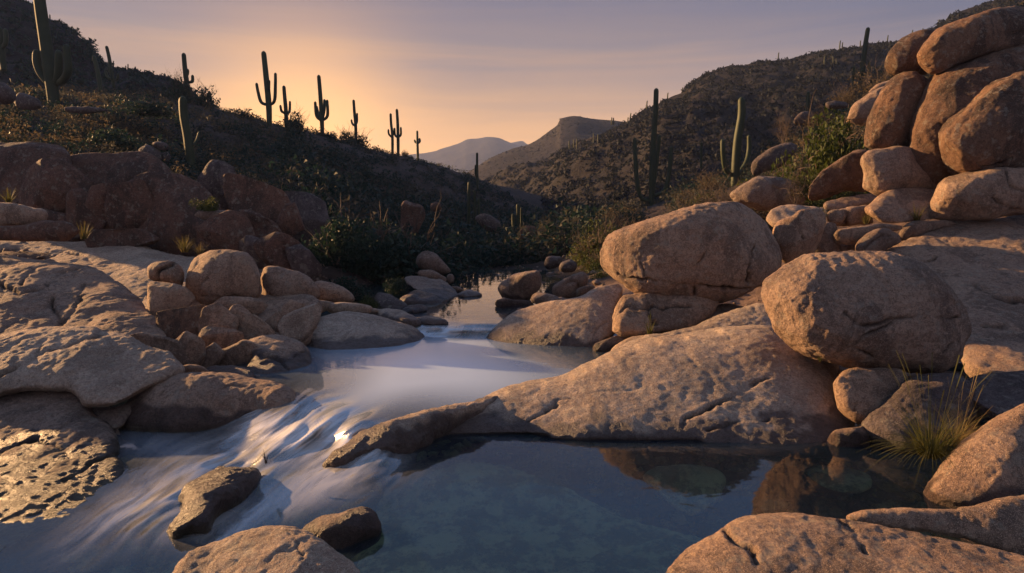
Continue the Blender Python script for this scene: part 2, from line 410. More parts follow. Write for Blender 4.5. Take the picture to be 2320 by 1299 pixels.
# ------------------------------------------------------------------ terrain
def build_ground():
    C = []
    def w(px, Y, z): C.append(((px - CX) / F, Y, (z - H) / Y))
    def im(px, py, Y): C.append(((px - CX) / F, Y, -float(slope(py))))
    for px in (-900, 0, 600, 1160, 1740, 2320, 3200): w(px, 2.2, -1.3)
    for a in [(600,5,-1.0),(900,5,-1.3),(1160,5,-1.35),(1500,5,-1.35),(1800,5,-1.2),(2100,5,-1.0),(2500,5,-.2),(-200,5,-.9),(150,5,-1.0),
              (100,7,-.6),(400,7,-.8),(650,7,-.7),(900,7,-.8),(1200,7,-.7),(1600,7,-.35),(2000,7,-.4),(2400,7,-.3),(-300,7,-.1),
              (-200,9,.1),(200,9,0),(500,9,-.15),(700,9,-.6),(1100,9,-.9),(1350,9,-.5),(1600,9,.0),(2000,9,.1),(2400,9,.3),
              (0,12,.7),(300,12,.5),(600,12,.15),(750,12,-.1),(900,12,-.45),(1050,12,-.7),(1180,12,-.5),(1350,12,.05),(1700,12,.6),(2000,12,.8),(2400,12,1.1),
              (0,16,1.5),(400,16,1.2),(700,16,.5),(850,16,.1),(960,16,-.3),(1080,16,-.4),(1180,16,-.1),(1400,16,.5),(1700,16,1.2),(2100,16,2.3),(2500,16,4),
              (-700,16,.6),(-1700,16,.6),(-3000,16,.6),(-700,8,.0),(-1700,8,.2),(-500,30,2.6),(-1400,30,2.2),(-3000,30,2),(-350,45,6),(-900,60,6),(-2200,60,5),(-500,100,20),(-1400,110,16),  # unseen ground left of the view, shaped low so the sun gets in
              (3000,8,1.6),(3600,12,3.5),(3600,30,11),(3000,60,26),(2900,100,40)]: w(*a)
    for a in [(0,335,24),(300,385,24),(550,440,24),(750,530,24),(900,600,24),(1060,622,22),(1200,610,22),(1350,565,24),(1550,520,24),(1750,440,24),(2000,300,24),(2300,170,24),
              (0,262,35),(250,305,35),(450,370,35),(650,430,35),(850,505,35),(1050,590,35),(1200,575,35),(1350,525,35),(1500,475,38),(1680,425,33),(1850,330,35),(2100,190,38),(2320,90,40),
              (0,230,48),(100,230,48),(350,275,48),(600,335,48),(800,405,50),(1000,510,50),(1150,560,50),(1300,515,50),(1480,468,46),(1650,405,50),(1850,280,50),(1960,192,48),(2100,115,55),(2320,10,60),
              (200,215,60),(385,218,60),(480,247,61),(600,284,62),(660,294,64),(725,308,70),(770,318,75),(803,326,80),(850,340,84),(890,349,90),(945,361,105),(1010,385,120),(1060,405,120),
              (380,250,85),(600,320,90),(750,350,105),(850,370,120),(950,395,140),
              (1100,455,85),(1180,500,80),(1250,500,85),(1130,425,125),(1230,480,110),
              (1480,490,70),(1650,440,75),(1850,330,80),(2050,210,85),(2320,60,95)]: im(*a)
    C = np.array(C)
    tps = TPS(np.stack([C[:, 0] * 1.6, np.log(C[:, 1])], 1), C[:, 2], 2e-3)
    u = np.concatenate([np.linspace(-2.4, -.95, 40)[:-1], np.linspace(-.95, .95, 470), np.linspace(.95, 2.2, 40)[1:]])
    v = np.linspace(math.log(2.3), math.log(130), 350)
    U, V = np.meshgrid(u, v); Yw = np.exp(V)
    q = tps(np.stack([U * 1.6, V], -1))
    Xw = U * Yw; Zw = H + q * Yw
    p = np.stack([Xw.ravel(), Yw.ravel(), 0 * Xw.ravel()], 1)
    def gnoise(p): return fbm(p * .12, 3, 3) * .35 * sstep(p[:, 1], 16, 40) * np.clip(p[:, 1] / 60, .4, 1.3) + fbm(p * .8, 4, 9) * .10 * sstep(p[:, 1], 2, 12) + fbm(p * 1.3, 3, 29) * .07
    nz = gnoise(p)
    near = np.abs(p[:, 1] - 62) < 1e9
    Zw = Zw + nz.reshape(Zw.shape)
    W = np.stack([Xw.ravel(), Yw.ravel(), Zw.ravel()], 1)
    ny, nx = U.shape; idx = np.arange(nx * ny).reshape(ny, nx)
    fc = np.stack([idx[:-1, :-1].ravel(), idx[:-1, 1:].ravel(), idx[1:, 1:].ravel(), idx[1:, :-1].ravel()], 1)
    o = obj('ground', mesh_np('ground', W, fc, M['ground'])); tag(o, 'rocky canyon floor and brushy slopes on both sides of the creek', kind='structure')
    def height(px, Y):
        q = tps(np.array([[(px - CX) / F * 1.6, math.log(Y)]]))[0]
        return H + q * Y
    def heights(px, Y):
        px = np.asarray(px, float); Y = np.asarray(Y, float)
        q = tps(np.stack([(px - CX) / F * 1.6, np.log(Y)], -1)); return H + q * Y + gnoise(np.stack([(px - CX) / F * Y, Y, 0 * Y], 1))
    return height, heights

HILLS = []
def build_hill(name, label, ridge, base, mat, back=1.5, rough=1.0, seed=0, n=(300, 90), scr=1.0):
    """ridge, base: lists (px, py, Y); a slope from the base line up to the ridge and down behind it"""
    ridge = np.array(ridge, float); base = np.array(base, float)
    xs = np.linspace(ridge[0, 0], ridge[-1, 0], n[0])
    rp = smooth_poly(ridge[:, :3], False, 8)
    ry = np.interp(xs, rp[:, 0], rp[:, 1]); rY = np.interp(xs, rp[:, 0], rp[:, 2])
    by = np.interp(xs, base[:, 0], base[:, 1]); bY = np.interp(xs, base[:, 0], base[:, 2])
    A = P(xs, by, bY); B = P(xs, ry, rY)
    rows = []
    ts = np.linspace(0, 1, n[1])
    for t in ts: rows.append(A + (B - A) * np.array([1, 1, 1]) * t + np.array([0, 0, 1]) * (np.linalg.norm(B - A, axis=1) * .05 * math.sin(math.pi * t))[:, None])
    G = np.array(rows)
    D = B - A
    for t in np.linspace(0.05, back, 24):
        Q = B.copy(); Q[:, :2] += D[:, :2] * t; Q[:, 2] -= np.abs(D[:, 2]) * (t ** 1.3) * .8; G = np.concatenate([G, Q[None]], 0)
    sh = G.shape; p = G.reshape(-1, 3)
    sc_ = float(np.median(rY)) / 100.0
    d = fbm(p / (9 * sc_), 5, seed + 3, .55) * 1.3 * sc_ * rough
    gl = 1 - np.abs(noise3(np.stack([p[:, 0] / (14 * sc_), p[:, 1] / (40 * sc_), p[:, 2] / (60 * sc_)], 1), seed + 8))
    k = np.concatenate([np.sin(math.pi * np.clip(ts, 0, 1)) * .9 + .1, np.full(24, .3)])
    k = np.repeat(k, sh[1]); k[-1] = 0
    p = p.copy(); p[:, 2] += d * (.35 + .65 * k) - gl * 2.4 * sc_ * k * rough
    ny, nx = sh[0], sh[1]; idx = np.arange(nx * ny).reshape(ny, nx)
    fc = np.stack([idx[:-1, :-1].ravel(), idx[:-1, 1:].ravel(), idx[1:, 1:].ravel(), idx[1:, :-1].ravel()], 1)
    o = obj(name, mesh_np(name, p, fc, mat)); tag(o, label, kind='structure')
    HILLS.append((p.reshape(sh), n[1], sc_))
    return p.reshape(sh)

# ------------------------------------------------------------------ rocks
CR = {'0': (0, 0, 1.0), '1': (0, 0, 2.886), '3': (1400, 0, 2.498), '4': (0, 400, 2.886), '5': (700, 400, 2.886), '6': (1400, 430, 2.498), '7': (0, 800, 2.32), '8': (1000, 800, 1.7576)}
NV = [0]
facet_k = 1.0
def rock(name, label, crop, pts, Y, mat='tan', k=.8, cracks=(), cat=None, rough=1.0, q=1.0, wet=0.0, tilt=0.0, p=.72, grow=0.0, near=0.0, lift=0.0, back=.8, ext=34, facet=0.0, moss=0.0, group=None, seed=None):
    ox, oy, s = CR[crop]
    raw = [(a[0] / s + ox, a[1] / s + oy, len(a) > 2) for a in pts]
    wat = [i for i, a in enumerate(raw) if a[2]]
    arr = np.array([[a[0], a[1]] for a in raw])
    seed = seed if seed is not None else (len(label) * 7 + int(arr.sum())) % 9973
    pg = arr.copy()
    for i in wat: pg[i, 1] += 0 if lift else ext
    if grow:
        tg = np.roll(pg, -1, 0) - np.roll(pg, 1, 0); nn = np.stack([tg[:, 1], -tg[:, 0]], 1); nn /= np.linalg.norm(nn, axis=1)[:, None] + 1e-9
        area = np.sum(pg[:, 0] * np.roll(pg[:, 1], -1) - np.roll(pg[:, 0], -1) * pg[:, 1])
        pg = pg + nn * grow * (1 if area > 0 else -1)
    poly = smooth_poly(pg, True, 5)
    lo = poly.min(0); hi = poly.max(0); L = max(hi - lo)
    Yb, Yt = (Y, Y) if not isinstance(Y, tuple) else Y
    # membrane over the outline
    n = 60; h = L / (n - 4)
    gx = lo[0] - 2 * h + np.arange(int((hi[0] - lo[0]) / h) + 6) * h
    gy = lo[1] - 2 * h + np.arange(int((hi[1] - lo[1]) / h) + 6) * h
    GX, GY = np.meshgrid(gx, gy)
    ins = pt_in_poly(np.stack([GX.ravel(), GY.ravel()], 1), poly).reshape(GX.shape)
    u = np.zeros(GX.shape); rb = (np.add.outer(np.arange(len(gy)), np.arange(len(gx))) % 2 == 0)
    m0 = ins & rb; m1 = ins & ~rb; om = 1.88
    for it in range(110):
        for m in (m0, m1):
            av = np.zeros_like(u); av[1:-1, 1:-1] = (u[2:, 1:-1] + u[:-2, 1:-1] + u[1:-1, 2:] + u[1:-1, :-2] + 4 * h * h) * .25
            u = np.where(m, u + om * (av - u), u)
    u = np.maximum(u, 0)
    def ev(x, y):
        fx = np.clip((x - gx[0]) / h, 0, len(gx) - 1.001); fy = np.clip((y - gy[0]) / h, 0, len(gy) - 1.001)
        i = fx.astype(int); j = fy.astype(int); a = fx - i; b = fy - j
        um = math.sqrt(u.max())
        return um * (np.sqrt(np.maximum(0, (u[j, i] * (1 - a) + u[j, i + 1] * a) * (1 - b) + (u[j + 1, i] * (1 - a) + u[j + 1, i + 1] * a) * b)) / um) ** p
    Ym = (Yb + Yt) / 2
    if lift:
        Mf = lambda x, y: Yat(y, water_z(x, y) + .006)
    elif wat:
        wp = arr[wat]; wz = water_z(wp[:, 0], wp[:, 1]); Yw = Yat(wp[:, 1], wz)
        b = k * ev(wp[:, 0], wp[:, 1]) * Ym / F
        rows = [[1, x / 100, y / 100] for x, y in wp]; rhs = list(Yw + b * .8)
        top = arr[np.argsort(arr[:, 1])[:max(2, len(arr) // 4)]]
        for x, y in top: rows.append([1, x / 100, y / 100]); rhs.append(Yt)
        rows += [[0, .15, 0]]; rhs += [0]
        c = np.linalg.lstsq(np.array(rows), np.array(rhs), rcond=None)[0]
        Mf = lambda x, y: c[0] + c[1] * x / 100 + c[2] * y / 100
    else:
        Mf = lambda x, y: Yb + (Yt - Yb) * (hi[1] - y) / (hi[1] - lo[1]) + tilt * (x - (lo[0] + hi[0]) / 2) / (hi[0] - lo[0])
    # two sheets joined along the outline
    g = max(L / 84, 3.0)
    xs = np.arange(lo[0] - g, hi[0] + 2 * g, g); ys = np.arange(lo[1] - g, hi[1] + 2 * g, g)
    QX, QY = np.meshgrid(xs, ys); cx = (QX[:-1, :-1] + g / 2); cy = (QY[:-1, :-1] + g / 2)
    cin = pt_in_poly(np.stack([cx.ravel(), cy.ravel()], 1), poly).reshape(cx.shape)
    idx = np.arange(QX.size).reshape(QX.shape)
    quads = np.stack([idx[:-1, :-1][cin], idx[1:, :-1][cin], idx[1:, 1:][cin], idx[:-1, 1:][cin]], 1)
    cnt = np.zeros(QX.size, int); np.add.at(cnt, quads.ravel(), 1)
    used = cnt > 0; bd = used & (cnt < 4)
    q2 = np.stack([QX.ravel(), QY.ravel()], 1)
    _, bp = nearest_on(q2[bd], poly, True); q2[bd] = bp
    t = ev(q2[:, 0], q2[:, 1]); t[bd] = 0
    Mv = Mf(q2[:, 0], q2[:, 1]) - near; sc_ = Mv / F
    fr = P(q2[:, 0], q2[:, 1], np.maximum(Mv - k * t * sc_, 1.0)); bk = P(q2[:, 0], q2[:, 1], Mv + k * back * t * sc_)
    if lift:
        fr[:, 2] += lift * t * sc_; bk[:, 2] -= .4 * t * sc_
    N = len(q2); bq = quads[:, ::-1].copy(); bi = np.where(bd, np.arange(N), np.arange(N) + N); bq = bi[bq]
    allv = np.concatenate([fr, bk]); fa = np.concatenate([quads, bq])
    uq, inv = np.unique(fa.ravel(), return_inverse=True); allv = allv[uq]; fa = inv.reshape(-1, 4)
    me0 = mesh_np('tmp', allv, fa)
    ob0 = bpy.data.objects.new('tmp', me0); col.objects.link(ob0)
    md = ob0.modifiers.new('r', 'REMESH'); md.mode = 'VOXEL'; md.voxel_size = max(3.9 * q * Ym / F, L * Ym / F / 230)
    sm = ob0.modifiers.new('s', 'SMOOTH'); sm.iterations = 4; sm.factor = .5
    dg = bpy.context.evaluated_depsgraph_get(); em = bpy.data.meshes.new_from_object(ob0.evaluated_get(dg))
    nv = len(em.vertices); v = np.empty(nv * 3, np.float32); em.vertices.foreach_get('co', v); v = v.reshape(-1, 3).astype(float)
    nr = np.empty(nv * 3, np.float32); em.vertices.foreach_get('normal', nr); nr = nr.reshape(-1, 3)
    bpy.data.objects.remove(ob0); bpy.data.meshes.remove(me0)
    S = min(math.sqrt(ins.sum()) * h, 2.1 * math.sqrt(u.max())) * Ym / F
    fk = 0.0 if (k < .6 and not facet) or lift else facet_k
    o_ = np.array([seed * 1.7, seed * .3, 0])
    rf = np.random.RandomState(seed); cen = v.mean(0)
    X0, Y0 = proj(v); bx = [X0.min(), X0.max(), Y0.min(), Y0.max()]
    for _ in range((26 if not facet else 40) if fk else 0):
        dn = rf.normal(size=3); dn /= np.linalg.norm(dn); pr_ = (v - cen) @ dn
        h0 = np.quantile(pr_, rf.uniform(.90, .985) if not facet else rf.uniform(.72, .95)); ex = np.maximum(0, pr_ - h0)
        v = v - dn * (ex * (.8 if facet else .5) * fk)[:, None]
    X1, Y1 = proj(v); by_ = [X1.min(), X1.max(), Y1.min(), Y1.max()]
    X1 = bx[0] + (X1 - by_[0]) / (by_[1] - by_[0]) * (bx[1] - bx[0]); Y1 = bx[2] + (Y1 - by_[2]) / (by_[3] - by_[2]) * (bx[3] - bx[2])
    v = P(X1, Y1, v[:, 1])
    d = .050 * S * fbm(v / S * 1.5 + o_, 2, seed) * rough
    rid = np.abs(fbm(v / S * 3.1 + o_, 3, seed + 5))
    d -= .009 * S * (1 - np.clip(rid * 3.0, 0, 1)) ** 2 * rough
    pit = np.clip(fbm(v / (.16 * max(1, Ym / 8)) + o_, 2, seed + 21) - .35, 0, 1); d -= .009 * min(S, 1.2) * pit * rough
    d += .0055 * S * fbm(v / S * 8 + o_, 4, seed + 9, .6) * rough
    sS = min(S, 1.2)
    d += .006 * sS * fbm(v / (.07 * max(1, Ym / 8)) + o_, 3, seed + 12, .6) * rough
    X, Yp = proj(v)
    crk = np.zeros(nv)
    view = v - np.array([0, 0, H]); face = (nr * view).sum(1) < 0
    if cracks:
        pj = 5.0 * np.stack([fbm(v * 50 / Ym + 3, 3, 71, .6), fbm(v * 50 / Ym + 9, 3, 75, .6)], 1)
        qq = np.stack([X, Yp], 1) + pj
        for cpl in cracks:
            wdt = 5.5
            if isinstance(cpl[0], (int, float)): wdt = cpl[0]; cpl = cpl[1:]
            wdt *= .50
            ln = np.array([(a / s + ox, b / s + oy) for a, b in cpl])
            l2, h2 = ln.min(0) - 30, ln.max(0) + 30
            sel = np.where(face & (qq[:, 0] > l2[0]) & (qq[:, 0] < h2[0]) & (qq[:, 1] > l2[1]) & (qq[:, 1] < h2[1]))[0]
            if not len(sel): continue
            dd, _ = nearest_on(qq[sel], smooth_poly(ln, False, 3), False)
            vary = np.clip(.55 + .9 * noise3(v[sel] * 3.5 / (Ym / 8), 77), .1, 1.3)
            d[sel] -= wdt * 5.0 * Ym / F * vary * np.exp(-(dd / (wdt * 1.3)) ** 2)
            crk[sel] = np.maximum(crk[sel], np.clip(vary, 0, 1) * np.exp(-(dd / (wdt * 1.1)) ** 2))
    v2 = v + nr * d[:, None]
    wt = np.zeros(nv)
    if wat or wet:
        xw, yw = np.clip(X, -300, 2600), np.clip(Yp, 600, 1400)
        wl = np.full(nv, .1) if Ym > 12 else np.where(Yp < 900, 0.0, -.2)
        if Ym <= 12 and wat: wl = np.full(nv, float(water_z(arr[wat][:, 0].mean(), arr[wat][:, 1].mean())))
        wt = sstep(wl + (.13 + .08 * fbm(v * 4, 3, 31)) - v2[:, 2], -.02, .03)
        if wet: wt = np.maximum(wt, sstep(wl + wet * (1 + .5 * fbm(v * 3, 3, 41)) - v2[:, 2], -.03, .05))
    ms = np.zeros(nv)
    if moss: ms = moss * sstep(-nr[:, 2], -.5, .6)
    base = np.array([v2[:, 0].mean(), v2[:, 1].mean(), v2[:, 2].min()])
    nf = len(em.polygons); lp = np.empty(nf * 4, np.int32); em.loops.foreach_get('vertex_index', lp)
    bpy.data.meshes.remove(em)
    me = mesh_np(name, v2 - base, lp.reshape(-1, 4), M[mat], True, {'crack': crk, 'wet': wt, 'moss': ms})
    o = obj(name, me); o.location = base; NV[0] += nv
    tag(o, label, cat or ('boulder' if name.endswith('boulder') else 'rock'), group)
    return o
# ------------------------------------------------------------------ every rock, outline by outline
def build_rocks():
    K = rock
    # ---- right bank
    K('boulder', 'large cracked rounded boulder perched on a smaller rock beside the middle pool', '0',
      [(1362,590),(1372,555),(1395,535),(1440,510),(1500,485),(1560,465),(1620,455),(1670,456),(1708,470),(1735,495),(1750,530),(1765,570),(1768,600),(1755,630),(1722,655),(1690,675),(1650,684),(1600,688),(1550,683),(1500,678),(1460,670),(1440,660),(1410,650),(1388,635),(1370,613)], (9.8, 10.1), 'tan', .82,
      [[(1625,480),(1618,510),(1605,545),(1592,590),(1580,640),(1575,672)], [4,(1400,620),(1450,632),(1480,636),(1530,648),(1580,652),(1640,655),(1690,655)], [4,(1735,500),(1715,560),(1700,600),(1690,640)], [3,(1450,560),(1455,600),(1462,640)]], rough=.8, q=.75)
    K('boulder', 'biggest sunlit oval boulder resting on the foreground ledge', '6',
      [(815,680),(828,610),(850,570),(900,510),(1000,440),(1100,395),(1200,375),(1300,366),(1400,367),(1500,375),(1650,398),(1760,440),(1850,510),(1930,590),(1990,680),(2015,780),(2025,900),(2005,970),(1940,1022),(1800,1045),(1650,1042),(1500,1040),(1380,1025),(1280,990),(1180,960),(1080,930),(960,888),(880,820),(838,740)], (6.9, 7.2), 'tan', .82,
      [[(1280,710),(1340,750),(1430,768),(1520,745),(1570,725),(1680,720),(1750,712),(1850,722),(1930,720)], [4,(1340,870),(1400,820),(1470,790),(1560,745)], [4,(1210,830),(1240,860),(1330,880),(1440,930)], [3,(1840,920),(1900,870),(1960,850)]], rough=1.0, q=.75)
    K('boulder', 'small round boulder wedged behind the cracked perched boulder', '6',
      [(878,230),(920,190),(980,165),(1040,120),(1090,108),(1150,140),(1172,190),(1140,240),(1120,290),(1090,350),(1040,392),(990,422),(940,400),(900,340),(875,280)], 10.4, 'tan', .9, [[3,(1050,130),(1030,200),(1060,280)]])
    K('rock', 'pale flat rock whose sunlit top shows behind the small round boulder', '6', [(840,150),(880,110),(930,90),(1050,88),(1150,95),(1190,130),(1150,200),(1000,260),(900,220),(860,180)], (11.2, 12.0), 'pale')
    K('rock', 'long sunlit granite ledge between the middle pool and the lower pool', '8',
      [(-190,335,1),(-150,300),(-80,262),(0,236),(74,212),(130,198),(220,150),(330,108),(480,78),(560,42),(640,10),(740,-30),(850,-60),(1000,-90),(1150,-110),(1300,-110),(1450,-60),(1560,0),(1590,50),(1565,100),(1580,210),(1640,280),(1600,320,1),(1520,348,1),(1420,350,1),(1300,345,1),(1150,330,1),(1000,300,1),(850,285,1),(700,287,1),(500,288,1),(400,280,1),(350,265,1),(200,270,1),(80,272,1),(0,285,1),(-90,320,1)],
      (6.3, 7.9), 'pale', .55, [[5,(960,285),(970,255),(1050,215),(1120,190),(1200,140),(1300,100)], [4,(350,268),(400,230),(450,190),(500,170)], [4,(1060,300),(1200,270),(1300,260)]], rough=.42, wet=.02, ext=40, q=.85, near=.10)
    K('rock', 'higher smooth tier of bedrock running up behind the sunlit ledge', '0',
      [(1375,808),(1400,785),(1450,762),(1500,757),(1560,742),(1640,712),(1728,688),(1800,700),(1900,760),(1880,800),(1780,800),(1700,795),(1560,810),(1450,830)], (7.6, 8.7), 'pale', .5, [[5,(1410,795),(1500,775),(1600,755),(1700,735)]], rough=.7)
    K('rock', 'rounded bump of granite on the ledge near the orange grass tuft', '6', [(-20,960),(30,900),(110,835),(200,822),(250,850),(260,890),(180,930),(60,965)], (8.4, 8.7), 'tan', .6)
    K('rock', 'smooth slanting slab behind the ledge below the perched boulder', '6', [(250,800),(400,720),(560,650),(720,660),(830,640),(860,720),(820,780),(600,800),(420,850),(300,860)], (8.9, 9.9), 'grey', .45)
    K('rock', 'cracked rock carrying the perched boulder above the grass tuft', '0',
      [(1380,758),(1386,720),(1395,685),(1418,660),(1480,668),(1560,678),(1625,684),(1626,700),(1580,718),(1530,744),(1480,756),(1440,762),(1400,765)], (9.0, 9.7), 'tan', .7,
      [[(1405,700),(1420,690),(1450,698),(1480,690)], [4,(1470,680),(1475,710),(1488,735)], [4,(1480,690),(1540,700),(1600,700)]])
    K('rock', 'pink whaleback rock sloping into the middle pool below the perched boulder', '5',
      [(1110,1050,1),(1150,1022),(1200,998),(1300,930),(1400,880),(1500,850),(1620,820),(1800,798),(1900,730),(1990,705),(2050,740),(2040,800),(1995,900),(1995,1000),(1940,1080),(1860,1130,1),(1700,1115,1),(1500,1095,1),(1350,1085,1),(1200,1072,1)], (9.3, 10.7), 'pale', .6, [[4,(1850,1060),(1870,1000),(1920,960),(1960,940)]], rough=.45)
    K('rock', 'small rounded rock at the water edge under the perched boulder', '5', [(1850,1135,1),(1880,1095),(1940,1060),(2000,1020),(2100,1015),(2190,1035),(2150,1080),(2050,1130,1),(1950,1155,1)], (8.7, 9.2), 'grey', .7)
    K('rock', 'low pale shelf where the ledge meets the middle pool', '5', [(1850,1200,1),(1900,1170,1),(2000,1120),(2080,1060),(2200,1030),(2320,1040),(2330,1140),(2200,1180),(2050,1200),(1960,1215,1)], (8.2, 8.9), 'pale', .6)
    K('rock', 'wedge shaped rock jammed under the biggest sunlit boulder', '8', [(1556,80),(1580,52),(1660,60),(1840,88),(1845,140),(1800,190),(1745,230),(1690,265),(1630,278),(1590,225),(1565,140)], (6.2, 6.5), 'tan', .7, [[3,(1640,100),(1660,170),(1640,230)]])
    K('rock', 'small dark rock at the right end of the long ledge waterline', '8', [(1515,350,1),(1560,325),(1600,308),(1680,290),(1712,330),(1700,362,1),(1640,372,1),(1560,366,1)], (5.8, 5.95), 'grey', .8)
    K('rock', 'shaded dark rock mass behind the tall grass clump', '8', [(1690,300),(1745,225),(1840,130),(1880,85),(2060,80),(2150,150),(2160,260),(2100,330),(1950,400,1),(1800,395,1),(1700,370,1)], (5.8, 6.4), 'shade_granite', .6)
    K('rock', 'dark blue grey slab in deep shade at the right edge', '8', [(2060,130),(2180,95),(2330,82),(2440,80),(2440,260),(2250,270),(2120,260),(2060,200)], (5.8, 6.6), 'shade_granite', .6)
    K('rock', 'broad sloping granite slab beneath the stacked boulder pile', '6',
      [(1465,365),(1550,318),(1650,270),(1780,218),(1900,178),(2100,150),(2500,120),(2560,600),(2500,1060),(2200,1080),(2000,1040),(1880,800),(1780,560),(1640,420),(1550,375)], (7.0, 11.6), 'tan', .38, [[6,(2020,560),(2200,640),(2400,660)], [5,(1650,420),(1740,390),(1800,360)], [5,(2080,780),(2200,800),(2330,870)]], rough=.8, q=1.3)
    K('rock', 'long tan rock lying at the front of the rubble below the pile', '6', [(1215,265),(1225,222),(1330,203),(1450,188),(1590,198),(1605,228),(1450,245),(1380,292),(1290,315),(1235,312)], 10.6, 'tan', .7)
    K('rock', 'dark hollowed rock right of the rubble below the pile', '6', [(1340,365),(1372,285),(1450,230),(1530,222),(1595,250),(1605,290),(1520,335),(1460,365)], 10.4, 'grey', .7, [[4,(1400,330),(1450,280),(1530,260)]])
    K('rock', 'grey rock filling the gap right of the small round boulder', '6', [(1098,385),(1100,340),(1110,262),(1160,200),(1235,190),(1240,310),(1350,300),(1350,360),(1200,378)], 10.8, 'grey', .6)
    K('rock', 'knobbly rock under the grass tufts at the foot of the pile', '6', [(1588,255),(1650,188),(1750,172),(1910,172),(1900,190),(1780,225),(1650,272),(1600,292)], 10.9, 'grey', .7)
    K('rock', 'broken tan rocks beside the yellow green weed', '6', [(1178,185),(1200,130),(1300,108),(1420,80),(1430,150),(1450,192),(1330,204),(1200,205)], 11.6, 'tan', .7, [[(1300,110),(1310,160),(1290,200)]])
    K('rock', 'low strip of bedrock behind the weeds under the leaning rock', '6', [(1165,90),(1250,50),(1400,25),(1520,25),(1500,60),(1400,90),(1280,112),(1180,118)], (12.2, 12.8), 'tan', .6)
    # ---- stacked pile
    V = 'varnish'
    K('boulder', 'topmost long dark boulder of the stacked pile', '3', [(1690,345),(1700,310),(1725,268),(1800,180),(1900,118),(2050,68),(2200,48),(2330,55),(2480,80),(2500,240),(2300,250),(2150,265),(2050,290),(1950,330),(1850,380),(1780,400),(1720,385)], 11.9, V, .7, [[4,(2160,180),(2220,200),(2280,185)]], grow=7)
    K('boulder', 'dark boulder tucked under the left end of the topmost one', '3', [(1533,385),(1545,328),(1600,262),(1680,210),(1770,178),(1830,200),(1800,300),(1790,390),(1700,430),(1600,442),(1550,412)], 12.6, V, .8, grow=7)
    K('boulder', 'upright left column boulder of the stacked pile', '3', [(1403,770),(1410,700),(1440,620),(1500,530),(1570,468),(1650,428),(1730,435),(1780,520),(1720,650),(1670,780),(1620,835),(1550,858),(1440,870),(1406,840)], 12.3, V, .8, grow=7)
    K('boulder', 'tall central boulder of the pile with a pale scar', '3', [(1660,700),(1680,610),(1700,530),(1760,430),(1900,350),(2100,280),(2300,258),(2480,270),(2480,640),(2200,760),(1980,880),(1950,1010),(1850,1042),(1750,1012),(1690,930),(1663,850),(1675,760)], 11.9, V, .72, [[3,(1810,700),(1850,740),(1870,790)]], grow=7)
    K('boulder', 'huge rounded boulder at the right edge of the stacked pile', '3', [(1830,810),(1850,740),(1920,660),(2000,580),(2120,500),(2220,458),(2330,430),(2500,420),(2520,950),(2250,965),(2150,985),(2020,1000),(1900,1012),(1855,960),(1835,890)], 11.2, V, .72, [[3,(2060,960),(2150,940),(2230,900)]], grow=7)
    K('boulder', 'glowing orange boulder at the bottom left of the pile', '3', [(1383,910),(1410,868),(1500,850),(1600,835),(1660,850),(1690,920),(1750,1000),(1830,1035),(1720,1065),(1600,1075),(1500,1112),(1430,1103),(1390,1060),(1395,980)], 11.9, 'tan', .8, grow=7)
    K('boulder', 'lower right base boulder of the pile in warm light', '3', [(1790,1135),(1810,1080),(1900,1030),(2010,1000),(2150,980),(2260,960),(2500,940),(2500,1190),(2250,1205),(2100,1235),(1980,1248),(1850,1232),(1800,1190)], 10.9, 'tan', .65, [[6,(2010,1070),(2110,1110),(2190,1170),(2270,1200)], [5,(2190,990),(2220,1060),(2300,1080)]], grow=7)
    K('rock', 'leaning brown rock between the green bush and the pile', '3', [(1063,1115),(1100,1040),(1180,960),(1300,888),(1400,846),(1450,880),(1450,1060),(1300,1068),(1200,1112),(1110,1148),(1073,1140)], 13.0, V, .6, [[3,(1200,1105),(1300,1070),(1390,1045)]])
    K('rock', 'dark rounded rock behind the perched boulder under the green bush', '3', [(625,1135),(700,1060),(780,1010),(860,996),(940,1010),(1000,1055),(1070,1130),(1000,1165),(900,1165),(840,1200),(760,1160)], 14.0, 'grey', .8)
    K('boulder', 'smooth pink boulder standing behind the green bush', '3', [(1280,690),(1330,602),(1400,550),(1480,500),(1570,485),(1560,600),(1500,700),(1410,720),(1340,700)], 15.5, 'tan', .8)
    K('rock', 'slanting rock above the smooth pink boulder', '3', [(1395,540),(1480,475),(1560,452),(1640,450),(1600,510),(1480,520)], 16.5, 'tan', .8)
    K('rock', 'rough rock with grass on it below the orange boulder', '3', [(1410,1255),(1450,1190),(1530,1120),(1620,1085),(1800,1075),(1850,1050),(1840,1150),(1850,1240),(1700,1258),(1550,1265)], (11.0, 11.9), 'tan', .7)
    K('rock', 'dark overhanging outcrop left of the green bush', '3', [(755,990),(765,920),(860,850),(980,800),(1020,850),(930,930),(830,975),(790,1000)], 20, 'shade_granite', .8)
    K('rock', 'small dark rock on the slope above the green bush', '3', [(985,690),(1030,640),(1080,625),(1110,660),(1090,705),(1030,710)], 22, 'shade_granite', .8)
    K('rock', 'grey rock beside the lone trunk cactus above the green bush', '3', [(1170,600),(1200,570),(1260,570),(1310,585),(1290,615),(1200,620)], 26, 'shade_granite', .8)
    # ---- right foreground
    K('boulder', 'rounded boulder at the right edge beside the tall grass clump', '8', [(1920,600,1),(1925,560),(1960,480),(2050,385),(2150,305),(2250,245),(2440,200),(2460,640),(2320,640),(2150,640),(2000,625,1)], (4.6, 5.2), 'tan', .7, rough=.7)
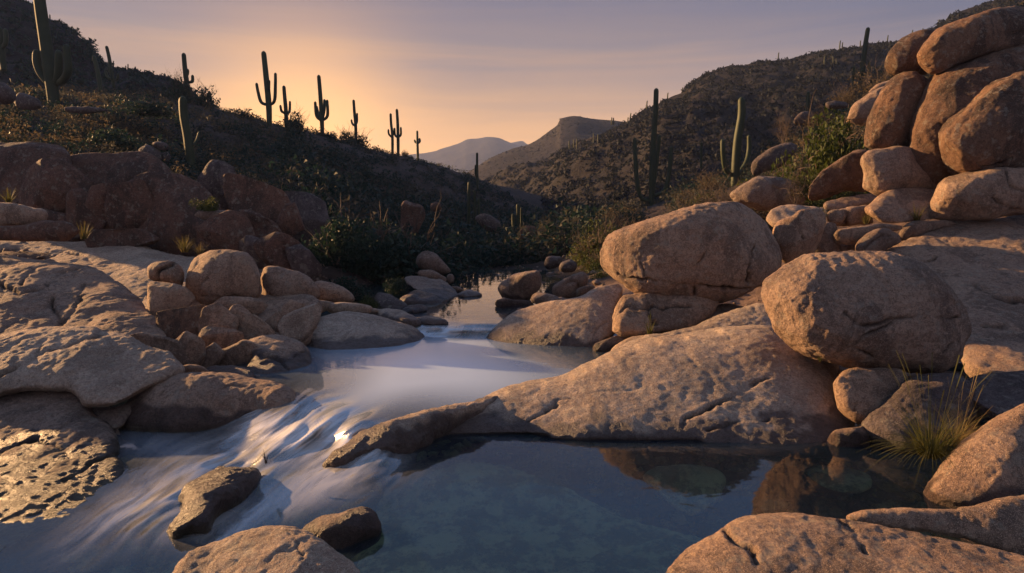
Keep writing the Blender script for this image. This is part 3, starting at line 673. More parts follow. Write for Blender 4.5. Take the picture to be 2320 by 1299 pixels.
    K('rock', 'massive rough foreground rock in the bottom right corner', '8', [(840,960),(870,900),(910,845),(990,770),(1090,722),(1125,685),(1180,650),(1270,630),(1400,630),(1530,648),(1650,662),(1800,690),(2000,728),(2330,800),(2460,830),(2460,1060),(1600,1100),(860,1080)], (2.95, 3.95), 'tan', .42,
      [[9,(1125,690),(1160,745),(1230,790),(1260,830)], [6,(1590,665),(1640,700),(1700,790)]], rough=.5, q=.8)
    K('rock', 'flat slab behind the massive foreground rock at the right edge', '8', [(1600,660),(1700,634),(1900,618),(2150,598),(2320,562),(2460,550),(2460,880),(2320,830),(2150,770),(1900,710),(1750,690)], (3.9, 4.25), 'tan', .5, rough=.8)
    K('boulder', 'rounded pinkish foreground rock at the bottom centre left', '7', [(860,1230),(900,1165),(1000,1062),(1130,980),(1280,920),(1400,907),(1550,928),(1650,972),(1740,1048),(1800,1100),(1845,1170),(1870,1260),(1860,1360),(1300,1400),(870,1340)], (3.3, 3.95), 'pale', .6, [[4,(1500,930),(1560,1000),(1590,1100)]])
    K('rock', 'small rough wet rock touching the bottom centre boulder', '7', [(1540,930,1),(1620,885),(1720,850),(1830,820),(1920,826),(1992,872),(1978,915,1),(1900,970,1),(1800,1040,1),(1740,1060,1),(1640,1000),(1580,960)], (4.0, 4.3), 'grey', .7, ext=26, rough=1.3, moss=.7, wet=.12)
    K('rock', 'dark wet rock splitting the cascade in midstream', '7', [(868,930,1),(900,895),(930,870),(962,800),(942,768),(1000,730),(1100,680),(1200,645),(1280,632),(1370,638),(1362,670),(1325,730,1),(1250,790,1),(1185,830,1),(1150,880,1),(1100,945,1),(1000,960,1),(920,982,1),(878,960,1)], (4.5, 4.95), 'grey', .55, ext=18, rough=1.5, wet=.30, moss=.5, lift=.75)
    K('rock', 'low glistening tongue of wet rock where the ledge dips under the water', '7', [(1640,605,1),(1700,585),(1750,540),(1820,480),(1900,430),(2000,390),(2100,358),(2200,328),(2340,300),(2460,262),(2600,235),(2700,280),(2660,350),(2520,375),(2400,410),(2300,450,1),(2220,500,1),(2130,530,1),(2000,535,1),(1900,560,1),(1780,595,1)], (5.7, 6.3), 'pale', .4, ext=14, rough=1.5, wet=.2, lift=.38)
    K('rock', 'tiny dark rock breaking the cascade left of the reed tuft', '7', [(1118,622,1),(1140,607),(1175,603),(1204,616),(1190,630,1),(1150,637,1)], 5.35, 'grey', .7, ext=8, wet=.1, lift=1.0)
    K('rock', 'pale submerged stone lying alone in the clear lower pool', '0', [(1455,1085),(1475,1058),(1520,1050),(1580,1056),(1635,1070),(1645,1100),(1622,1140),(1565,1168),(1515,1140),(1478,1112)], (5.35, 5.9), 'tan', .5)
    K('rock', 'large algae covered slab under the clear lower pool', '0', [(800,1290),(830,1200),(880,1115),(940,1062),(1020,1045),(1080,1052),(1180,1062),(1260,1095),(1340,1140),(1450,1180),(1600,1222),(1620,1290),(1560,1380),(1200,1420),(850,1400)], (3.9, 6.25), 'tan', .20, q=2.2)
    K('rock', 'brown submerged rock in the dark corner of the lower pool', '8', [(1440,470),(1500,445),(1600,450),(1700,480),(1720,530),(1640,560),(1520,540)], (5.5, 6.0), 'tan', .5)
    K('rock', 'submerged rock just left of the massive foreground rock', '8', [(440,900),(640,790),(800,760),(960,740),(1080,760),(1060,900),(900,1000),(500,1000)], (3.7, 4.7), 'tan', .2)
    # ---- left foreground
    K('rock', 'blocky pale ledge rock at the left with a sunlit right corner', '0', [(-90,790),(-20,768),(70,752),(160,747),(218,750),(232,758),(290,760),(345,788),(392,800),(412,826),(414,843),(392,856),(375,862),(345,878),(319,892),(284,912),(241,923),(194,917),(172,897),(147,884),(65,884),(-90,895)], (6.75, 8.0), 'pale', .55,
      [[7,(232,758),(185,772),(150,788),(125,792),(85,812),(55,830),(10,850),(-40,866)], [4,(94,787),(84,815)]], rough=.9)
    K('rock', 'big sloping wet slab running into the cascade at the lower left', '7', [(-220,200),(0,185),(150,180),(340,180),(395,210),(460,285),(485,330),(550,390),(595,430,1),(605,480,1),(565,520,1),(600,560),(645,575,1),(655,595,1),(600,680,1),(485,745,1),(455,800,1),(400,880,1),(330,865,1),(200,905,1),(60,975,1),(-40,1030,1),(-220,1120,1),(-260,600)], (5.0, 7.3), 'grey', .30,
      [[4,(-40,230),(60,260),(150,270),(200,300)], [4,(300,430),(350,400),(400,370)], [4,(0,520),(100,470),(200,455),(300,500),(370,560)], [5,(330,690),(400,650),(470,600),(560,560)]], rough=.9, wet=.03, ext=22)
    K('rock', 'wedge of rock between the pale ledge and the wet rock by the cascade', '7', [(455,290),(560,285),(660,258),(735,205),(745,240),(700,310),(650,385),(600,405),(540,385),(490,340)], (6.7, 7.2), 'grey', .5)
    K('rock', 'domed rock with a wet mossy end at the top of the cascade', '7', [(630,395,1),(645,350),(670,290),(720,220),(800,158),(880,114),(960,99),(1060,98),(1150,122),(1250,150),(1330,172),(1400,192),(1480,203),(1560,228,1),(1500,262,1),(1400,320,1),(1300,350,1),(1190,392,1),(1100,402,1),(980,390,1),(900,378,1),(800,402,1),(700,405,1)], (6.7, 7.35), 'tan', .6,
      [[3,(1150,190),(1200,175),(1290,190)], [3,(850,240),(900,200)]], wet=.20, ext=26, moss=.8)
    K('rock', 'dark brown domed slab with intersecting cracks at the left', '4',
      [(-200,520),(0,512),(170,518),(300,530),(450,550),(560,578),(700,640),(800,700),(880,760),(960,830),(1030,930),(1080,1000),(1140,1070),(1165,1120),(1130,1145),(1060,1135),(960,1110),(860,1100),(650,1080),(300,1080),(0,1060),(-220,1000)], (8.6, 12.0), 'tan', .45,
      [[6,(-60,700),(60,745),(140,780),(240,750),(330,690),(360,655),(470,625),(540,590)], [6,(330,770),(345,840),(380,900),(370,970)], [6,(555,685),(510,760),(490,860),(400,920),(365,990)], [4,(540,770),(500,790),(550,810)], [5,(150,720),(180,660),(220,620)]], rough=.9)
    K('rock', 'long pale bedrock bench stretching behind the dark domed slab', '4',
      [(-260,430),(0,413),(200,413),(400,418),(600,420),(800,430),(1000,468),(1200,512),(1330,520),(1450,600),(1450,800),(1330,950),(1200,1040),(1100,1030),(980,900),(700,760),(300,700),(-260,640)], (9.6, 14.5), 'pale', .28,
      [[4,(80,440),(150,490),(300,520)], [4,(310,510),(420,490),(560,530),(600,575)], [4,(0,480),(90,470),(160,510)]], rough=.7)
    K('boulder', 'rounded square boulder sitting on the left bank above the fractured rocks', '4',
      [(1196,680),(1210,600),(1250,550),(1330,508),(1450,492),(1550,498),(1640,512),(1700,560),(1712,610),(1690,660),(1702,720),(1700,775),(1660,822),(1550,842),(1450,848),(1330,855),(1270,842),(1220,800),(1192,740)], 10.5, 'tan', .78, [[4,(1310,760),(1400,775),(1480,790),(1560,780)], [4,(1640,520),(1650,570),(1690,640)], [4,(1310,740),(1330,690),(1380,660)]])
    K('boulder', 'small split boulder pair left of the rounded square boulder', '4', [(956,620),(980,580),(1040,558),(1130,553),(1172,580),(1200,640),(1202,690),(1182,738),(1120,722),(1050,692),(1000,682),(968,655)], 10.3, 'tan', .8, [[5,(1040,695),(1032,640),(1060,600),(1140,572)]])
    K('boulder', 'angular tan boulder right of the rounded square boulder', '4', [(1692,650),(1720,595),(1800,588),(1880,600),(1950,618),(2005,650),(2055,700),(2097,765),(2092,802),(2030,812),(1950,832),(1900,862),(1830,882),(1770,872),(1705,850),(1690,790),(1706,730)], 10.8, 'tan', .72, [[3,(1760,760),(1800,820)]])
    K('rock', 'low tan rock at the right end of the left bank row', '4', [(2030,690),(2150,698),(2230,728),(2290,768),(2315,822),(2200,838),(2100,830),(2060,780)], 11.5, 'tan', .7)
    K('rock', 'smooth pointed rock reaching into the middle pool from the left', '0',
      [(688,735),(700,712),(735,706),(787,709),(839,718),(880,729),(925,744),(956,753),(972,763,1),(943,772,1),(894,785,1),(849,792,1),(804,796,1),(752,799,1),(712,801,1),(690,785),(684,760)], (9.3, 10.5), 'pale', .65, [[4,(712,712),(706,735),(700,765),(690,775)], [3,(690,762),(705,785),(715,797)]], rough=.7)
    K('rock', 'flat rounded rock above the pointed rock on the left shore', '5', [(105,865),(160,833),(250,822),(330,828),(390,858),(415,905),(300,905),(180,895)], 10.9, 'pale', .7)
    K('rock', 'low waterside slab beyond the pointed rock', '5', [(395,895),(430,887),(500,893),(600,908),(680,933),(745,962,1),(700,983,1),(630,993,1),(560,975),(480,945)], (10.6, 11.2), 'pale', .6, ext=12, lift=1.0)
    K('rock', 'thin flat shelf at the head of the riffle', '5', [(680,948,1),(720,935),(780,928),(860,938),(935,962,1),(860,970,1),(780,972,1)], (11.0, 11.5), 'pale', .7, ext=8, lift=1.0)
    K('rock', 'small pale knob behind the waterside slab', '5', [(390,880),(410,858),(445,860),(465,885),(440,905),(400,900)], 11.4, 'pale', .8)
    K('rock', 'sunlit low rocks between the bank row and the pointed rock', '5', [(-10,840),(40,808),(110,805),(180,822),(150,850),(100,890),(30,900),(-20,880)], 10.9, 'pale', .7)
    # fractured rocks under the square boulder
    fr_ = [('pinkish block directly below the small split boulders', [(1000,760),(1020,725),(1100,728),(1195,742),(1240,840),(1225,890),(1130,900),(1030,890),(1000,830)], 10.0, 'tan', .6),
           ('shadowed hollow rock with a dark stain below the square boulder', [(1070,920),(1130,890),(1230,868),(1400,885),(1375,965),(1325,1060),(1290,1100),(1200,1070),(1100,1000)], 9.4, 'varnish', .5),
           ('narrow fractured block left of the seam below the square boulder', [(1375,885),(1470,878),(1512,930),(1505,990),(1410,1062),(1325,1068),(1335,985)], 9.3, 'tan', .6),
           ('flat thin rock tucked right under the square boulder', [(1390,860),(1500,842),(1640,825),(1710,840),(1715,890),(1560,905),(1480,890)], 9.9, 'tan', .6),
           ('rounded fractured block below the angular tan boulder', [(1508,940),(1600,893),(1722,898),(1765,975),(1690,1040),(1590,1066),(1535,1055),(1525,990)], 9.4, 'tan', .6),
           ('small triangular block in the middle of the fractured rocks', [(1320,1115),(1400,1052),(1532,1000),(1565,1082),(1505,1135),(1420,1146)], 9.0, 'tan', .6),
           ('sloping slab joining the angular boulder to the shore', [(1720,890),(1900,858),(1960,848),(1900,930),(1860,990),(1700,1075),(1690,1040),(1765,970)], 9.6, 'tan', .6),
           ('wedge rock between the seam and the pointed shore rock', [(1850,985),(1880,925),(1960,860),(2060,895),(2015,1000),(1975,1090),(1900,1070)], 9.5, 'pale', .6),
           ('dark knob low in the fractured rocks', [(1300,1200),(1310,1150),(1400,1128),(1435,1230),(1345,1255)], 8.5, 'grey', .7),
           ('slanting block beside the dark domed slab', [(1125,1065),(1200,1048),(1270,1108),(1305,1215),(1225,1245),(1185,1185),(1148,1145)], 8.4, 'tan', .6),
           ('tapering low rock left of the fractured shore blocks', [(1150,1060),(1060,1080),(880,1090),(860,1075),(960,1110),(1080,1160),(1180,1230),(1250,1240),(1230,1170)], 8.3, 'tan', .5),
           ('brown flat block third from the water in the fractured rocks', [(1410,1180),(1430,1148),(1560,1118),(1695,1160),(1665,1265),(1560,1250),(1440,1235)], 8.5, 'tan', .6)]
    for lb, pts, Y, mt, k in fr_: K('rock', lb, '4', pts, Y, mt, k, p=.42, grow=15, facet=1)
    K('rock', 'rounded corner rock standing in the edge of the middle pool', '4', [(1570,1110),(1700,1038),(1800,1028),(1900,1058),(1990,1098),(2048,1160),(2042,1235,1),(1950,1275,1),(1860,1295,1),(1740,1310,1),(1655,1265),(1700,1165)], (8.3, 9.0), 'tan', .6, [[5,(1700,1165),(1780,1180),(1840,1210),(1880,1250)], [3,(1930,1180),(2000,1130)]], ext=26)
    K('rock', 'low rock at the waterline left of the rounded corner rock', '4', [(1335,1262),(1500,1232),(1620,1275),(1670,1320,1),(1600,1345,1),(1500,1350,1),(1390,1335)], (7.7, 8.2), 'tan', .6, ext=22)
    K('rock', 'small pale rock behind the sunlit corner of the ledge', '7', [(950,70),(1000,58),(1050,60),(1100,95),(1110,120),(1000,125),(950,110)], 7.6, 'tan', .6)
    # bank core that the fractured rocks lean on
    K('rock', 'solid bank rock behind the fractured blocks of the left shore', '4', [(980,740),(1200,700),(1700,760),(2050,800),(2060,950),(2000,1100),(1800,1140),(1600,1200),(1350,1240),(1200,1180),(1040,1000),(970,860)], (9.0, 10.8), 'tan', .3, [[5,(1330,1050),(1420,940),(1560,900)],[5,(1500,870),(1560,980),(1480,1100)],[4,(1700,1060),(1850,980),(1960,860)],[4,(1100,900),(1230,960),(1300,1080)]])
    # ---- dark terrace on the left
    D = 'red'
    dk = [('reddish block at the far left of the dark terrace', [(165,110),(170,30),(200,-60),(400,-60),(555,0),(578,80),(535,135),(400,212),(300,235),(190,200)], (14.6, 15.8), .5),
          ('narrow red block with a vertical seam in the dark terrace', [(478,160),(550,125),(600,180),(640,250),(645,310),(600,356),(540,320),(482,300)], 14.7, .6),
          ('black stained block with a small red patch in the dark terrace', [(560,118),(700,88),(742,130),(782,250),(775,345),(680,385),(612,356),(640,290),(618,215)], 14.8, .6),
          ('blackest rounded block in the middle of the dark terrace', [(738,105),(900,58),(1000,190),(1028,290),(992,352),(880,404),(800,395),(768,330),(782,250)], 14.6, .6),
          ('long red sloping slab at the right of the dark terrace', [(870,30),(1000,20),(1090,75),(1180,130),(1260,230),(1340,320),(1440,410),(1535,500),(1300,520),(1100,470),(1020,420),(1030,300),(1000,180)], (14.0, 15.4), .45),
          ('layered cap slab along the top of the dark terrace', [(380,-110),(560,-125),(700,-90),(860,-55),(1000,-8),(1095,45),(1000,60),(880,50),(740,110),(620,90),(555,20)], (15.6, 17.0), .5),
          ('broad pale topped slab at the upper left edge', [(-220,-150),(0,-130),(150,-95),(300,-55),(430,-30),(300,40),(170,60),(160,200),(-220,190)], (14.8, 17.0), .45),
          ('low dark shelf below the dark terrace', [(560,395),(700,388),(860,405),(1000,425),(1030,455),(900,450),(700,440),(580,420)], 14.0, .6),
          ('flat dark base stone behind the dry grass', [(200,215),(330,235),(470,300),(500,380),(640,390),(560,430),(400,420),(250,300)], 14.9, .5)]
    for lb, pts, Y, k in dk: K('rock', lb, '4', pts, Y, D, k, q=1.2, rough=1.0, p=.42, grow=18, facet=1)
    rk = [('large red brown block on the right outcrop of the dark terrace', [(1500,70),(1540,18),(1620,45),(1700,88),(1800,150),(1862,225),(1885,345),(1800,335),(1700,292),(1600,262),(1530,240),(1498,180)], 13.7, .65, D),
          ('pointed end block hanging over the right outcrop', [(1850,180),(1900,245),(1957,352),(1932,375),(1880,397),(1820,385),(1860,340),(1880,280)], 13.6, .7, D),
          ('thin layer slab under the large red brown block', [(1540,260),(1650,285),(1800,335),(1815,382),(1780,414),(1700,412),(1620,375),(1560,320)], 13.4, .6, D),
          ('dark flat topped rock left of the thin layer slab', [(1305,275),(1400,255),(1500,285),(1600,325),(1645,370),(1632,425),(1560,495),(1500,510),(1420,415),(1340,325)], 13.0, .55, D),
          ('black rock in the gap under the right outcrop', [(1598,475),(1650,428),(1730,448),(1772,500),(1752,565),(1700,570),(1612,515)], 12.4, .6, 'shade_granite'),
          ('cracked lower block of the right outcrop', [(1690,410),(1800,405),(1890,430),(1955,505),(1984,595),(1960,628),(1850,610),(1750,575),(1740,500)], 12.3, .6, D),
          ('slim dark rock at the foot of the right outcrop', [(1895,460),(1980,518),(2064,590),(2065,655),(1980,648),(1955,570)], 12.2, .6, 'shade_granite'),
          ('grey capped rock beside the near trunk cactus', [(1270,-40),(1330,-65),(1400,-55),(1480,-30),(1530,30),(1520,120),(1490,220),(1380,230),(1310,160)], 15.5, .6, 'shade_granite'),
          ('large bluish boulder in shade right of the outcrop', [(1790,130),(1850,120),(1930,145),(2010,185),(2092,255),(2115,325),(2060,410),(1960,460),(1930,400),(1940,340),(1890,220)], 17.0, .7, 'shade_granite')]
    for lb, pts, Y, k, mt in rk: K('rock' if 'boulder' not in lb else 'boulder', lb, '4', pts, Y, mt, k, q=1.2, p=.45, grow=14, facet=1, cracks=[[4,(1870,440),(1890,520),(1910,590)]] if lb.startswith('cracked') else ())
    K('rock', 'layered ledge rock at the left edge above the pale bench', '4', [(-200,175),(0,163),(100,188),(200,218),(290,268),(315,312),(270,330),(130,325),(-200,335)], 12.6, 'tan', .6, q=1.2)
    K('rock', 'rounded lower rock at the left edge beside dry grass', '4', [(-200,330),(120,322),(290,290),(400,288),(470,328),(522,392),(505,420),(0,425),(-200,420)], 12.3, 'red', .6, q=1.2)
    K('rock', 'mossy layered rocks under the small bush', '4', [(1260,230),(1350,215),(1450,215),(1540,250),(1520,310),(1400,290),(1300,270)], 13.6, 'grey', .6, q=1.2)
    s1 = [('leaning block of the small stack on the left slope', [(903,1025),(920,950),(985,952),(1062,1000),(1068,1062),(980,1052)]), ('top cap rock of the small stack on the left slope', [(985,945),(1020,921),(1090,933),(1108,970),(1080,992),(1020,970)]),
          ('right hand rock of the small stack on the left slope', [(1055,1000),(1110,996),(1126,1060),(1070,1070)]), ('low base rock of the small stack on the left slope', [(868,1070),(905,1022),(985,1045),(1070,1060),(1060,1085),(900,1090)])]
    for lb, pts in s1: K('rock', lb, '1', pts, 24.0, 'shade_granite', .8, q=1.3)
    K('rock', 'dark boulder half hidden by brush at the left edge', '1', [(-160,510),(0,530),(90,600),(104,690),(0,680),(-160,680)], 22, 'shade_granite', .7, q=1.3)
    K('rock', 'bluish slab beside the tall left saguaro', '1', [(98,600),(200,628),(270,668),(272,715),(150,722),(96,692)], 24, 'shade_granite', .7, q=1.3)
    K('rock', 'flat purple slab among brush right of the tall left saguaro', '1', [(400,700),(520,690),(650,705),(735,722),(640,740),(480,745)], 26, 'shade_granite', .7, q=1.3)
    # ---- mid creek
    B = 'grey'
    K('boulder', 'blue grey boulder standing in the far pool', '5', [(1235,775),(1240,710),(1290,670),(1340,630),(1420,611),(1490,614),(1517,640),(1522,700),(1500,735),(1460,785),(1400,815,1),(1300,815,1),(1250,800,1)], (12.8, 13.3), B, .85, ext=10)
    K('rock', 'low rock skirt at the foot of the blue grey boulder', '5', [(1222,852,1),(1228,800),(1300,795),(1400,805),(1465,800),(1445,832,1),(1330,850,1)], (12.0, 12.7), B, .7, ext=8)
    K('rock', 'folded tan rock right of the blue grey boulder', '5', [(1588,765),(1600,718),(1680,658),(1750,628),(1812,633),(1824,690),(1780,742),(1720,802),(1650,804)], 13.2, B, .8, [[4,(1680,700),(1740,690),(1760,730)]])
    cob = [('largest cobble heap rock below the folded rock', [(1455,805),(1500,760),(1590,768),(1645,805),(1600,840),(1500,850)], 12.4), ('small round cobble at the pool edge', [(1400,895),(1420,860),(1490,835),(1545,855),(1500,885),(1430,905)], 11.9),
           ('tiny dark cobble beside the far pool', [(1352,880),(1365,855),(1410,862),(1408,885)], 12.0), ('flat cobble against the pink whaleback rock', [(1540,835),(1600,790),(1700,800),(1720,825),(1620,848)], 12.3),
           ('upright stone between cobbles and the blue grey boulder', [(1450,830),(1460,775),(1510,750),(1550,775),(1530,820)], 12.6), ('low stone behind the folded rock', [(1740,760),(1790,720),(1850,700),(1880,740),(1820,790),(1760,800)], 12.9)]
    for lb, pts, Y in cob: K('rock', lb, '5', pts, Y, B, .8)
    lb_ = [('upper blue block of the stacked left bank beyond the bushes', [(700,510),(760,488),(850,528),(905,580),(932,622),(900,645),(780,622),(700,590)], 16.5), ('middle block of the stacked left bank beyond the bushes', [(705,625),(800,608),(880,650),(908,692),(850,700),(740,668)], 15.6),
           ('rounded corner block of the stacked left bank', [(895,650),(935,630),(958,680),(942,705),(905,697)], 15.8), ('thin pale ledge above the stacked left bank', [(640,470),(700,450),(790,470),(860,520),(780,515),(700,500)], 18.5)]
    for lb, pts, Y in lb_: K('rock', lb, '5', pts, Y, B, .8)
    K('rock', 'smooth blue slab dipping into the far pool from the left', '5', [(615,665),(650,645),(720,655),(800,680),(900,708),(985,752,1),(970,795,1),(850,800,1),(750,765),(650,710)], (14.0, 15.4), B, .6, ext=8)
    K('rock', 'lower smooth slab in front of the blue slab at the far pool', '5', [(590,830),(610,780),(645,738),(720,742),(800,780),(885,815,1),(780,830,1),(680,835,1)], (12.8, 13.6), B, .6, ext=8)
    K('rock', 'pale point of rock at the narrow end of the far pool', '5', [(965,775,1),(1000,762),(1050,752),(1145,778,1),(1060,788,1),(990,790,1)], (14.0, 14.6), 'pale', .6, ext=4, lift=1.0)
    K('rock', 'low pale rock where the far pool bends', '5', [(905,730),(935,715),(990,722),(1035,755),(980,762),(920,750)], 14.9, B, .7)
    K('rock', 'dark shore slab below the bushes left of the far pool', '5', [(430,770),(470,755),(550,780),(645,830),(640,870),(600,890,1),(480,885),(430,840)], (11.6, 12.6), 'shade_granite', .6, ext=5)
    K('rock', 'flat dark rock awash in the far pool', '5', [(595,890,1),(640,862),(740,850),(780,878,1),(700,897,1)], (11.7, 12.0), 'shade_granite', .6, ext=8, lift=1.0)
    K('rock', 'dark upright crag on the left slope above the creek bend', '5', [(600,330),(590,200),(640,160),(720,175),(765,250),(755,385),(690,400),(630,385)], 27, 'red', .8, q=1.3, facet=1)
    K('rock', 'red ribbed crag beside the twin column cacti', '5', [(1385,450),(1395,350),(1430,318),(1490,340),(1540,390),(1545,450)], 27, 'red', .8, [[3,(1430,320),(1425,450)], [3,(1470,330),(1480,450)]], q=1.3, facet=1)
    K('rock', 'small red rock face above the creek bend', '5', [(790,180),(850,160),(870,210),(830,240),(795,225)], 34, 'red', .8, q=1.3)
    K('rock', 'dim slanting slab on the slope behind the round trees', '5', [(1080,270),(1110,240),(1200,270),(1270,320),(1230,380),(1150,350)], 32, 'shade_granite', .6, q=1.3)
    K('rock', 'shadowed boulder on the right bank above the blue grey boulder', '5', [(1535,600),(1540,530),(1590,515),(1660,530),(1640,580),(1580,610)], 17.5, 'shade_granite', .8, q=1.2)
    K('rock', 'second shadowed boulder on the right bank among brush', '5', [(1630,620),(1650,560),(1730,535),(1760,580),(1720,630)], 17, 'shade_granite', .8, q=1.2)
# ------------------------------------------------------------------ saguaros
def tube(path, rad, ribs=12, close=True, depth=.13):
    path = np.asarray(path, float); n = len(path); nv = ribs * 2
    V = []; 
    tan = np.gradient(path, axis=0); tan /= np.linalg.norm(tan, axis=1)[:, None]
    ref = np.array([0.0, 1.0, 0.0]); ang = np.arange(nv) / nv * 2 * math.pi
    rr = np.where(np.arange(nv) % 2 == 0, 1.0, 1 - depth)
    for p, t, r in zip(path, tan, rad):
        a = np.cross(t, ref); a /= np.linalg.norm(a) + 1e-9; b = np.cross(t, a)
        V.append(p + (np.cos(ang)[:, None] * a + np.sin(ang)[:, None] * b) * (rr * r)[:, None])
    V = np.concatenate(V + [path[:1], path[-1:] + tan[-1:] * rad[-1] * .5])
    f = []
    for i in range(n - 1):
        for j in range(nv):
            k = (j + 1) % nv; f.append((i * nv + j, i * nv + k, (i + 1) * nv + k, (i + 1) * nv + j))
    t = [(n * nv, (j + 1) % nv, j) for j in range(nv)] + [(n * nv + 1, (n - 1) * nv + j, (n - 1) * nv + (j + 1) % nv) for j in range(nv)]
    return V, [np.array(f), np.array(t)]
def capped(path, r, n=26, base=.8):
    sp = smooth_poly(path, False, 8); d = np.r_[0, np.cumsum(np.linalg.norm(np.diff(sp, axis=0), axis=1))]
    L = d[-1]; s = np.concatenate([np.linspace(0, L - r * 1.1, n), L - r * 1.1 * (1 - np.sin(np.linspace(.2, 1.45, 6)))])
    pp = np.stack([np.interp(s, d, sp[:, i]) for i in range(3)], 1)
    rad = r * (base + (1 - base) * np.clip(s / L * 3, 0, 1)) * (1 - .18 * (s / L) ** 2)
    tipm = s > L - r * 1.1; x = np.clip((s - (L - r * 1.1)) / (r * 1.1), 0, 1)
    rad = np.where(tipm, rad * np.sqrt(np.maximum(1 - x * x, .03)), rad)
    return pp, rad
def saguaro(label, trunk, r, Y, arms=(), ra=None, group=None, ribs=12, sink=10):
    """trunk and arms: points of the picture at distance Y"""
    rr = random.Random(int(trunk[0][0] * 13 + trunk[0][1]))
    tp = [P(a, b, Y) for a, b in trunk]; tp[0] = tp[0] - np.array([0, 0, sink * Y / F])
    base = tp[0].copy(); root = bpy.data.objects.new('saguaro', None); link(root); root.location = base
    tag(root, label, 'cactus', group)
    m = Y / F
    pth, rad = capped([p - base for p in tp], r * m)
    V, f = tube(pth, rad, ribs); obj('trunk', mesh_np('trunk', V, f, M['cactus']), root)
    for i, a in enumerate(arms):
        dy = rr.uniform(-1.2, 1.2) * (r * 3) * m
        pts = [P(x, y, Y + (dy * min(1, j * .6))) - base for j, (x, y) in enumerate(a)]
        pth, rad = capped(pts, (ra or r * .78) * m, 16)
        V, f = tube(pth, rad, max(8, ribs - 2)); obj('arm', mesh_np('arm', V, f, M['cactus']), root)
    return root
def build_cacti():
    S = saguaro
    S('tall thick saguaro cut off by the top edge at the far left', [(126,275),(122,235),(117,190),(104,100),(92,20),(84,-45)], 13.5, 42, [[(108,188),(92,165),(83,140),(83,112)], [(132,188),(145,180),(154,160),(152,120),(149,100)], [(126,192),(132,165),(133,130),(132,113)], [(114,190),(118,160),(119,128)]], 8.5, ribs=16)
    S('partly hidden saguaro at the left edge', [(8,150),(4,120),(1,90),(-2,60)], 7, 48, [[(4,108),(12,100),(14,80),(11,65)]], 5)
    S('slim unbranched saguaro left of the slope cluster', [(228,198),(222,165),(212,126)], 5, 60)
    S('many armed saguaro on the left slope cluster', [(258,190),(252,160),(247,130),(241,104)], 4, 62, [[(250,180),(242,172),(239,156)], [(258,182),(266,180),(268,166)], [(250,165),(243,150)], [(254,170),(257,160)]], 3)
    S('nearest bare trunk saguaro with a small broken arm on the left', [(440,405),(433,370),(425,310),(416,260),(414,218)], 10, 30, [[(437,330),(446,318),(452,298)]], 3.2, ribs=16)
    S('lone saguaro with two short right arms beside a spreading bare shrub', [(430,240),(426,205),(420,165),(416,120)], 5.5, 60, [[(428,187),(436,184),(436,170)], [(422,175),(425,165),(425,156)], [(424,206),(414,204),(411,188)]], 3.6)
    S('tallest ridge saguaro with two curving arms against the sunset', [(610,290),(609,240),(603,175),(597,116)], 6.6, 62, [[(606,238),(592,232),(585,210),(581,188)], [(612,238),(622,228),(624,190),(624,165)], [(608,215),(609,190),(609,181)]], 3.8, ribs=12)
    S('small two armed saguaro just right of the tallest ridge saguaro', [(649,298),(648,255),(645,220),(643,194)], 4.6, 64, [[(646,257),(638,252),(635,238)], [(650,258),(656,252),(657,229)]], 3)
    S('candelabra saguaro with four arms in the middle of the ridge row', [(731,312),(729,270),(726,220),(722,170)], 5, 70, [[(727,273),(717,262),(714,230)], [(731,273),(742,262),(741,226)], [(731,270),(735,245),(735,225)], [(727,268),(720,255),(717,240)]], 3.6)
    S('short saguaro with two arms beside round shrubs on the ridge', [(806,332),(806,290),(803,255),(801,226)], 3.6, 80, [[(804,286),(798,280),(796,271)], [(806,284),(809,275),(809,256)]], 2.5)
    S('left stem of the close pair of ridge saguaros', [(889,352),(889,310),(886,280),(885,257)], 3.2, 90, [[(888,312),(881,304),(880,293)], [(889,308),(893,300),(893,290)]], 2.3)
    S('right and taller stem of the close pair of ridge saguaros', [(902,354),(902,320),(901,280),(899,247)], 3.6, 90, [[(901,312),(908,306),(908,288)], [(901,312),(895,306),(894,290)]], 2.5)
    S('last small saguaro at the right end of the ridge row', [(947,360),(946,335),(945,296)], 3.0, 105, [[(945,325),(940,321),(939,317)], [(947,325),(951,321),(950,313)]], 2.6)
    S('tall slim five branched saguaro on the right slope', [(1475,475),(1476,420),(1480,330),(1485,255),(1487,200)], 6.6, 45, [[(1472,456),(1452,448),(1442,400),(1438,312)], [(1478,450),(1483,400),(1490,345),(1494,306)], [(1482,444),(1505,432),(1516,390),(1521,331)]], 5.2, ribs=14)
    S('stout saguaro with two raised arms nearest on the right slope', [(1664,440),(1666,390),(1671,320),(1680,262),(1680,220)], 9.6, 33, [[(1660,398),(1644,384),(1638,350),(1637,315)], [(1671,398),(1690,370),(1697,340),(1697,306)]], 5.6, ribs=16)
    S('tall pole like saguaro with drooping arms on the upper right slope', [(1951,205),(1952,180),(1958,120),(1967,62)], 5.4, 48, [[(1950,178),(1938,172),(1934,150)], [(1954,176),(1966,168),(1970,138)], [(1934,200),(1932,180),(1933,160)], [(1953,175),(1954,158)]], 3.2, ribs=14)
    S('lone armless saguaro above the green bush', [(1829,262),(1830,235),(1831,207)], 4.6, 52)
    S('dim column cactus standing over the creek bend', [(1082,418),(1081,380),(1081,346)], 3.0, 70, [[(1080,402),(1077,395),(1077,374)]], 1.8)
    S('leftmost dark column of the cactus group on the canyon slope', [(1062,498),(1062,450),(1063,412)], 4.0, 40)
    S('middle dark column of the cactus group on the canyon slope', [(1076,500),(1076,460),(1075,430)], 3.6, 40)
    S('short right column of the cactus group on the canyon slope', [(1086,492),(1085,470),(1084,449)], 3.0, 42)
